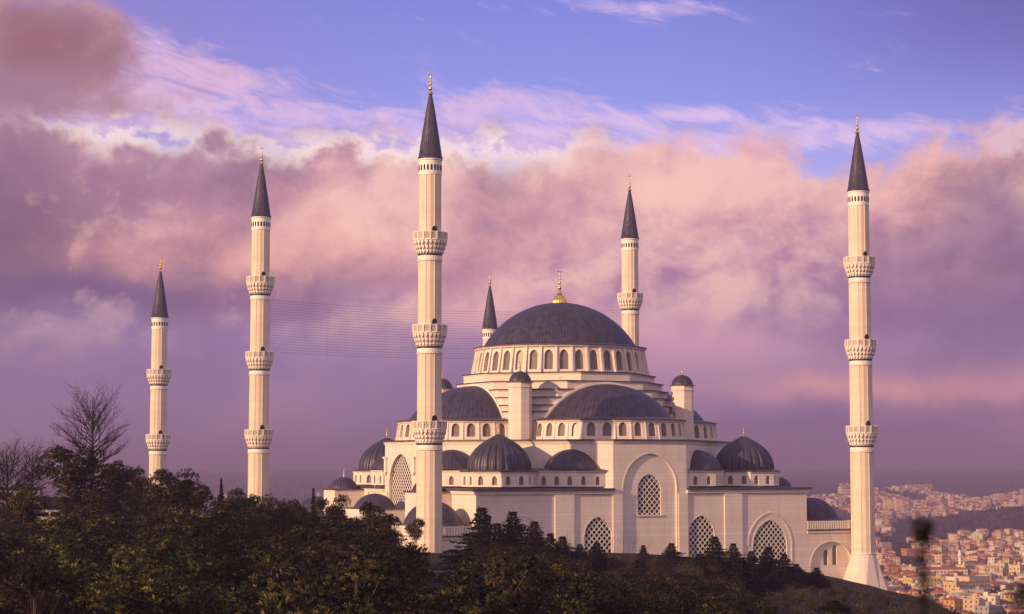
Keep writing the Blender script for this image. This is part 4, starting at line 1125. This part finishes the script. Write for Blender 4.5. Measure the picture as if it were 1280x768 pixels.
# low herbs and grass on the slope: nobody could count them
def grass():
    r = random.Random(5); mb = MB()
    for i in range(15000):
        px = r.uniform(480, 1290); d = 120 + 260 * r.random() ** .8
        x, y, z = at(px, d)
        if 582.35 - z * 2452 / d > 800: continue
        h = r.uniform(.12, .42) * (1.8 if r.random() < .06 else 1)
        for j in range(3):
            a = r.uniform(0, 2 * pi); w = .05; e = (x + cos(a) * h * .6, y + sin(a) * h * .6, z + h)
            mb.add([(x - w * sin(a), y + w * cos(a), z - .05), (x + w * sin(a), y - w * cos(a), z - .05), e], [(0, 1, 2)])
    tag(mb.build('grass', 'scrub'), 'short dry grass covering the slope', 'grass', kind='stuff')
grass()

def path():
    mb = MB(); n = 24; L = []
    for i in range(n + 1):
        t = i / n; px = 470 + 150 * t; d = 262 + 22 * sin(t * 3)
        for w in (-5.5, 5.5):
            x, y, z = at(px, d + w); L.append((x, y, z + .06))
    mb.add(L, [(2 * i, 2 * i + 2, 2 * i + 3, 2 * i + 1) for i in range(n)]); tag(mb.build('path', 'flat'), kind='structure')
path()
# tall weeds close to the camera, well out of focus
def weed(px, ytop, d, ybot, seed, label, hw=.03):
    r = random.Random(seed); x = (px - 640) / 2452 * d; z0 = ground_z(x, d); z1 = (582.35 - ytop) / 2452 * d
    o = empty('weed_stalk', (x, d, z0), 0, label, 'weed'); st = MB(); lf = MB(); H = z1 - z0
    st.tube((0, 0, -.05), (.01, 0, H), .007, .004, 5)
    for i in range(150):
        t = r.uniform(.80, 1.0) if i > 55 else r.uniform(.965, 1.0); p = Vector((r.uniform(-hw, hw) * (.5 if t < .95 else 1.0), r.uniform(-hw, hw), H * t)); a = rand_unit(r) * .022; b = rand_unit(r) * .013
        lf.add([p - a, p - b, p + a, p + b], [(0, 1, 2, 3)])
    st.build('stem', 'drybark', o); lf.build('leaves', 'spruce', o)
weed(1150, 650, 7.5, 768, 1, 'tall dark weed stalk out of focus before the town', .034)
weed(1270, 728, 7.5, 768, 2, 'short dark weed tip out of focus at the lower right corner', .04)

for nm, c in (('wall_cream', (.58, .43, .25)), ('wall_white', (.68, .58, .46)), ('wall_ochre', (.54, .32, .12)), ('wall_pink', (.46, .25, .17)), ('wall_grey', (.34, .31, .30)), ('wall_yellow', (.58, .42, .10)), ('wall_orange', (.50, .22, .08))):
    M[nm] = simple(nm.replace('_', ' '), c, .85, var=.10, scale=.25, rnd=.12)
# ------------------------------------------------------------------ things on the terrace at the left
def terrace():
    x, y, z = at(14, 262)
    k = empty('kiosk', (x, y, z), .1, 'low grey kiosk behind the leafless tree at the left edge', 'kiosk')
    w = MB(); w.box(-4.2, 4.2, -1.6, 1.6, -.3, 2.3); w.build('wall', 'wall_grey', k); rf = MB(); rf.box(-4.6, 4.6, -2.0, 2.0, 2.31, 2.55); rf.build('roof', 'leadflat', k)
    for i in range(3): b = MB(); b.box(-3.4 + 2.5 * i, -1.8 + 2.5 * i, -1.64, -1.59, .8, 1.9); b.build('window', 'glass', k)
    x, y, z = at(70, 238)
    v = empty('parked_van', (x, y, z + .05), .25, 'small white van parked among the trees at left', 'van')
    b = MB(); prof = [(-2.2, .35), (2.2, .35), (2.25, 1.0), (1.5, 1.15), (.9, 1.85), (-2.1, 1.9), (-2.25, 1.2)]
    for s in (0,): b.add([(px, -.85, pz) for px, pz in prof] + [(px, .85, pz) for px, pz in prof], [tuple(range(7)), tuple(range(13, 6, -1))] + [(i, 7 + i, 7 + (i + 1) % 7, (i + 1) % 7) for i in range(7)])
    b.build('body', 'white', v)
    for sx in (-1.4, 1.4):
        for sy in (-1, 1):
            t = MB(); t.lathe([(.02, -.1), (.34, -.1), (.36, 0), (.34, .1), (.02, .1)], 14); o = t.build('wheel', 'hole', v, (0, 0, 0)); o.rotation_euler = (pi / 2, 0, 0); o.location = (sx, sy * .82, .36)
    for x0, x1 in ((-.4, .8), (-1.8, -.6)): w = MB(); w.box(x0, x1, -.87, -.84, 1.15, 1.65); w.build('window', 'glass', v)
    x, y, z = at(185, 226)
    s = empty('notice_board', (x, y, z), 0, 'small white notice board low among the pines at left', 'sign')
    b = MB(); b.box(-.42, .42, -.04, .04, 1.7, 2.9); b.build('board', 'white', s)
    for sx in (-.35, .35): p = MB(); p.box(sx - .04, sx + .04, -.03, .03, -.3, 1.69); p.build('post', 'wire', s)
terrace()

# ------------------------------------------------------------------ the town in the valley
M['tile'] = simple('red roof tiles', (.32, .10, .055), .85, var=.25, scale=.4, rnd=.25); M['flat'] = simple('grey flat roof', (.20, .18, .18), .9, var=.2, scale=.3)
M['pane'] = simple('dark small panes', (.05, .045, .055), .3); M['wood'] = foliage('distant trees', (.022, .026, .014), (.040, .036, .020), (.06, .05, .03))
WALLS = ['wall_cream', 'wall_white', 'wall_ochre', 'wall_pink', 'wall_grey', 'wall_yellow', 'wall_orange']

def house_shape(mb, x, y, z, w, d, h, rz, roof, mw, mr, mp, rr=1.8, wins=True, fl=3.0):
    c, s = cos(rz), sin(rz); T = lambda a, b, e: (x + a * c - b * s, y + a * s + b * c, z + e)
    w /= 2; d /= 2
    mb.add([T(a, b, e) for e in (-12, h) for a, b in ((-w, -d), (w, -d), (w, d), (-w, d))], [(0, 1, 5, 4), (1, 2, 6, 5), (2, 3, 7, 6), (3, 0, 4, 7)], mw)
    o = .5
    if roof:
        k = min(w, d) * .9; g = [(-w - o, -d - o), (w + o, -d - o), (w + o, d + o), (-w - o, d + o)]
        if w > d: r_ = [(-w + k, 0), (w - k, 0)]; fs = [(0, 1, 5, 4), (1, 2, 5), (2, 3, 4, 5), (3, 0, 4)]
        else: r_ = [(0, -d + k), (0, d - k)]; fs = [(0, 1, 4), (1, 2, 5, 4), (2, 3, 5), (3, 0, 4, 5)]
        mb.add([T(a, b, h + .02) for a, b in g] + [T(a, b, h + rr) for a, b in r_], fs + [(3, 2, 1, 0)], mr)
    else:
        mb.add([T(a, b, e) for e in (h + .02, h + .7) for a, b in ((-w - .2, -d - .2), (w + .2, -d - .2), (w + .2, d + .2), (-w - .2, d + .2))], [(0, 1, 5, 4), (1, 2, 6, 5), (2, 3, 7, 6), (3, 0, 4, 7)], mw)
        mb.add([T(a, b, h + .3) for a, b in ((-w - .1, -d - .1), (w + .1, -d - .1), (w + .1, d + .1), (-w - .1, d + .1))], [(0, 1, 2, 3)], mr)
    if wins:
        for f in range(int(h / fl)):
            z0 = f * fl + 1.0
            for L, q, nn in ((w, -d, 0), (d, w, 1), (d, -w, 2)):
                n = max(2, int(2 * L / 3.1))
                for i in range(n):
                    a = -L + 2 * L * (i + .5) / n; hw = .55
                    if nn == 0: P = [T(a - hw, q - .04, z0), T(a + hw, q - .04, z0), T(a + hw, q - .04, z0 + 1.4), T(a - hw, q - .04, z0 + 1.4)]
                    elif nn == 1: P = [T(q + .04, a - hw, z0), T(q + .04, a + hw, z0), T(q + .04, a + hw, z0 + 1.4), T(q + .04, a - hw, z0 + 1.4)]
                    else: P = [T(q - .04, a + hw, z0), T(q - .04, a - hw, z0), T(q - .04, a - hw, z0 + 1.4), T(q - .04, a + hw, z0 + 1.4)]
                    mb.add(P, [(0, 1, 2, 3)], mp)

def house_template(i, wall, w, d, h, roof):
    o = empty('apartment_house', (0, 0, 0), 0, 'house', 'building')
    mb = MB(); house_shape(mb, 0, 0, 0, w, d, h, 0, roof, 0, 2, 1)
    # split by material: walls with their openings' sills, roof, and each front window its own part
    def pick(ms):
        o2 = MB()
        for f, m in zip(mb.f, mb.m):
            if m in ms: o2.add([mb.v[j] for j in f], [tuple(range(len(f)))], 0)
        return o2
    wl = pick((0,)); wl.build('wall', wall, o)
    rf = pick((2,)); 
    r = random.Random(i)
    if roof:
        ch = MB(); cx, cy = r.uniform(-w / 4, w / 4), r.uniform(-d / 6, d / 6); ch.box(cx - .35, cx + .35, cy - .35, cy + .35, h + .6, h + 2.7)
    else:
        ch = MB(); cx, cy = r.uniform(-w / 4, w / 4), r.uniform(-d / 6, d / 6); ch.box(cx - 1.4, cx + 1.4, cy - 1.4, cy + 1.4, h + .31, h + 2.6)
    ro = rf.build('roof', 'tile' if roof else 'flat', o); ch.build('chimney' if roof else 'stair_head', wall, ro)
    for f, m in zip(mb.f, mb.m):
        if m == 1:
            P = [mb.v[j] for j in f]
            nx = (P[1][1] - P[0][1]); 
            q = MB(); q.add(P, [(0, 1, 2, 3)]); q.build('window', 'pane', o)
    # balconies on the front
    if i % 2 == 0:
        for f in range(1, int(h / 3.0)):
            b = MB(); b.box(-w * .18, w * .18, -d / 2 - 1.3, -d / 2 - .05, f * 3.0 - .15, f * 3.0); b.box(-w * .18, w * .18, -d / 2 - 1.3, -d / 2 - 1.2, f * 3.0, f * 3.0 + .9); b.build('balcony', wall, o)
    KIDS[o.name] = list(o.children)
    for c in o.children: KIDS[c.name] = list(c.children)
    for c in ro.children: KIDS[c.name] = []
    return o
def plain_template(wall, w, d, h, roof):
    """for houses too small in the view to show separate parts"""
    mb = MB(); house_shape(mb, 0, 0, 0, w, d, h, 0, roof, 0, 1, 2); 
    if roof: mb.box(-w / 5, -w / 5 + .7, -.3, .4, h + .5, h + 2.6, 0)
    else: mb.box(-1.5, 1.5, -1.2, 1.2, h + .31, h + 2.7, 0)
    o = mb.build('town_house', [wall, 'tile' if roof else 'flat', 'pane']); tag(o, 'house', 'building'); KIDS[o.name] = []; return o
CN = {'wall_cream': 'cream', 'wall_white': 'white', 'wall_ochre': 'ochre', 'wall_pink': 'pink', 'wall_grey': 'grey', 'wall_yellow': 'yellow', 'wall_orange': 'orange'}
specs = [('wall_cream', 13, 11, 9, 1), ('wall_white', 16, 11, 12, 0), ('wall_ochre', 12, 12, 12, 1), ('wall_pink', 14, 10, 9, 1), ('wall_cream', 18, 12, 15, 0), ('wall_white', 12, 10, 9, 1), ('wall_grey', 15, 12, 12, 0), ('wall_cream', 11, 11, 12, 1)]
HT = [(house_template(i, *s), s) for i, s in enumerate(specs)]
PT = [(plain_template(*s), s) for s in [('wall_cream', 12, 10, 9, 1), ('wall_white', 15, 10, 10, 0), ('wall_ochre', 11, 10, 9, 1), ('wall_pink', 13, 11, 10, 1), ('wall_cream', 16, 12, 13, 0), ('wall_grey', 14, 11, 10, 0), ('wall_cream', 10, 9, 7, 1), ('wall_white', 13, 9, 9, 1), ('wall_orange', 12, 10, 10, 1), ('wall_pink', 20, 10, 7, 1)]]
tr = random.Random(77)
spots = []; BIN = {}
def free(x, y, r):
    cx, cy = int(x // 40), int(y // 40)
    for i in (-1, 0, 1):
        for j in (-1, 0, 1):
            for a, b, q in BIN.get((cx + i, cy + j), []):
                if (a - x) ** 2 + (b - y) ** 2 < (r + q) ** 2: return False
    return True
def occupy(x, y, r): BIN.setdefault((int(x // 40), int(y // 40)), []).append((x, y, r))
def woodland(px, d):
    """share of open ground or trees instead of houses"""
    v = sin(px * .031 + 1) * sin(d * .0021) + .5 * sin(px * .083 + d * .004)
    if 2650 < d < 3600 and px > 1110: return True
    return v > (.45 if d > 2400 else .75)
# landmark buildings first
def landmark(name, px, d, rz, label, build, r=22, cat='building'):
    x, y, z = at(px, d); occupy(x, y, r); o = empty(name, (x, y, z), rz, label, cat); build(o); return o
def lm_block(wall, w, dd, h, roof, cols=True):
    def f(o):
        mb = MB(); house_shape(mb, 0, 0, 0, w, dd, h, 0, roof, 0, 1, 2)
        for nm, m, mt in (('wall', 0, wall), ('roof', 1, 'tile' if roof else 'flat')):
            q = MB(); [q.add([mb.v[j] for j in fc], [tuple(range(len(fc)))]) for fc, mm in zip(mb.f, mb.m) if mm == m]; q.build(nm, mt, o)
        k = 0
        for fc, mm in zip(mb.f, mb.m):
            if mm == 2 and k < 90: q = MB(); q.add([mb.v[j] for j in fc], [(0, 1, 2, 3)]); q.build('window', 'pane', o); k += 1
    return f
landmark('yellow_house', 1148, 1520, .35, 'bright yellow apartment building on the town edge', lm_block('wall_yellow', 25, 14, 12, 0), 18)
landmark('orange_house', 1136, 2080, .3, 'orange apartment block beside a white house in the town', lm_block('wall_orange', 18, 12, 15, 0), 13)
landmark('cream_apartment_block', 1211, 1440, .6, 'large cream apartment block, tallest near the middle of the town', lm_block('wall_cream', 22, 14, 17, 0), 16)
landmark('long_hall', 1165, 1730, .12, 'long white building with rows of windows across the town', lm_block('wall_white', 54, 14, 10, 1), 28)
landmark('slab_block', 1263, 4200, .0, 'long pale slab building above the dark wooded rise', lm_block('wall_white', 46, 16, 16, 0), 30)
landmark('tower_block', 1279, 4150, .1, 'broad pale tower block at the right edge above the wooded rise', lm_block('wall_cream', 24, 18, 34, 0), 20)
def town_minaret(o, H=48):
    m = MB(); m.lathe([(2.2, -6), (2.2, 8), (1.5, 9), (1.45, H * .60), (1.45, H * .78)], 12); m.build('shaft', 'white', o)
    b = MB(); b.lathe([(1.4, H * .58), (2.3, H * .62), (2.3, H * .65), (1.4, H * .65)], 12, smooth=False); b.build('balcony', 'white', o)
    c = MB(); c.lathe([(1.7, H * .78), (.05, H)], 12); c.build('spire', 'leadflat', o)
landmark('town_minaret', 1196, 1790, 0, 'slim white minaret rising from the town roofs', lambda o: town_minaret(o, 31), 6, 'minaret')
landmark('town_minaret', 1184, 4300, 0, 'far small minaret in the hazy upper town', lambda o: town_minaret(o, 46), 6, 'minaret')
def town_dome(o):
    m = MB(); m.box(-9, 9, -9, 9, -8, 6); m.build('wall', 'wall_cream', o); d = MB(); d.lathe(seg_dome(8, 5, 6), 24); d.build('dome', 'leadflat', o)
landmark('town_mosque', 1190, 1815, .2, 'small domed town mosque by the slim white minaret', town_dome, 13, 'mosque')
for px, d, hh in ((1107, 3900, 34), (1114, 3950, 30), (1121, 3890, 36), (1160, 4400, 26), (1247, 4700, 26), (1243, 4750, 24)):
    landmark('tower_block', px, d, .1, 'pale residential tower in the hazy upper town', lm_block('wall_cream', 14, 14, hh, 0), 12)['group'] = 'towers in the upper town'

houses = []; tries = 0
while tries < 90000 and len(houses) < 5200:
    tries += 1
    d = 1160 * (7900 / 1160) ** tr.random()
    px = tr.uniform(925, 1345) if (tr.random() < .85 or d < 4500) else tr.uniform(180, 640)
    if woodland(px, d) or d > (4700 if px < 1050 else 6300 if px < 1160 else 5200) + 350 * sin(px * .05) or (px < 900 and (d < 5000 or tr.random() < .6)): continue
    x, y, z = at(px, d); yb = 582.35 - z * 2452 / d
    if d < 1500 and px < 1060: continue
    r = tr.uniform(5.2, 8.6) if d < 2600 else tr.uniform(6, 13)
    if not free(x, y, r): continue
    occupy(x, y, r); houses.append((px, d, x, y, z, r))
houses.sort(key=lambda h: (not (1085 < h[0] < 1295), h[1]))
near = [h for h in houses if 1082 < h[0] < 1300 and h[1] < 3300][:292]
ids = set(map(id, near))
WHERE = [(1500, 'on the nearest edge of the town'), (1800, 'in the near part of the town'), (2200, 'in the middle of the town'), (9e9, 'in the back rows of the town')]
for i, h in enumerate(near):
    px, d, x, y, z, r = h
    rz = tr.choice((.1, .45, .8, 1.2)) + tr.uniform(-.12, .12)
    T, s = tr.choice(HT) if i < 62 else tr.choice(PT)
    sc = tr.uniform(.62, .98) if i > 30 else tr.uniform(.7, .95); w = [t for lim, t in WHERE if d < lim][0]
    lab = f"{CN[s[0]]} house with a {'red tiled' if s[4] else 'flat grey'} roof {w}"
    o = put(T, x, y, z, sc, rz, lab, f"{CN[s[0]]} {'tiled' if s[4] else 'flat-roofed'} houses {w}", sz=sc * tr.uniform(.8, 1.25))
def far_town():
    mb = MB(); pal = WALLS
    for h in houses:
        if id(h) in ids: continue
        px, d, x, y, z, r = h; rz = tr.choice((.1, .45, .8, 1.2)) + tr.uniform(-.2, .2)
        w = r * tr.uniform(1.1, 1.6); dd = r * tr.uniform(1.0, 1.3); hh = tr.choice((6, 8, 9, 12, 12, 15)) * (1.2 if d > 3500 else 1)
        house_shape(mb, x, y, z, w, dd, hh, rz, tr.random() < .55, tr.choice((0, 0, 0, 1, 1, 2, 3, 4)), 7, 8, wins=d < 5200)
    # roof material alternates tile and flat through the 7th slot
    tag(mb.build('far_houses', WALLS + ['tile', 'pane']), 'crowded pale houses of the far town fading into haze', 'houses', kind='stuff')
far_town()
def town_trees():
    """dark tree clumps between the houses and the wood on the rise, read as one mass"""
    mb = MB(); r = random.Random(9)
    def clump(x, y, z, s, n):
        for i in range(n):
            u = rand_unit(r); p = Vector((x, y, z + s * .7)) + Vector((u.x, u.y, abs(u.z) * .9)) * s * r.uniform(.4, 1); a = rand_unit(r) * s * .42; b = rand_unit(r) * s * .36
            mb.add([p - a, p - b, p + a, p + b], [(0, 1, 2, 3)])
    k = 0
    for i in range(30000):
        d = 1080 * (8000 / 1080) ** r.random(); px = r.uniform(930, 1340) if r.random() < .8 else r.uniform(180, 640)
        if px < 900 and d < 4000: continue
        x, y, z = at(px, d); wd = woodland(px, d)
        if not wd and (r.random() < .45 or not free(x, y, 1.0)): continue
        clump(x, y, z, r.uniform(2.5, 5.0) * (1 + d / 6000), 14 if d < 2500 else 7); k += 1
        if k > 9000: break
    tag(mb.build('distant_woods', 'wood'), 'dark trees between the town houses and on the wooded rise', 'woods', kind='stuff')
town_trees()

# ------------------------------------------------------------------ haze
def haze():
    m = bpy.data.materials.new('evening haze'); m.use_nodes = True; t = m.node_tree; t.nodes.clear()
    o = t.nodes.new('ShaderNodeOutputMaterial'); v = t.nodes.new('ShaderNodeVolumePrincipled')
    v.inputs['Color'].default_value = (0.37, 0.285, 0.48, 1); v.inputs['Density'].default_value = 0.00021; v.inputs['Anisotropy'].default_value = 0.0
    t.links.new(v.outputs[0], o.inputs['Volume'])
    mb = MB(); mb.box(-9000, 9000, -3000, 24000, -135, 84); h = mb.build('haze', m); tag(h, kind='stuff')
    h['label'] = 'thin violet evening haze over the valley'; h['category'] = 'haze'
haze()
for T in PINES + CEDARS + SCRUBS + [h[0] for h in HT] + [p[0] for p in PT]:
    if T.name not in USED:
        for c in list(T.children):
            for g in list(c.children): bpy.data.objects.remove(g)
            bpy.data.objects.remove(c)
        bpy.data.objects.remove(T)
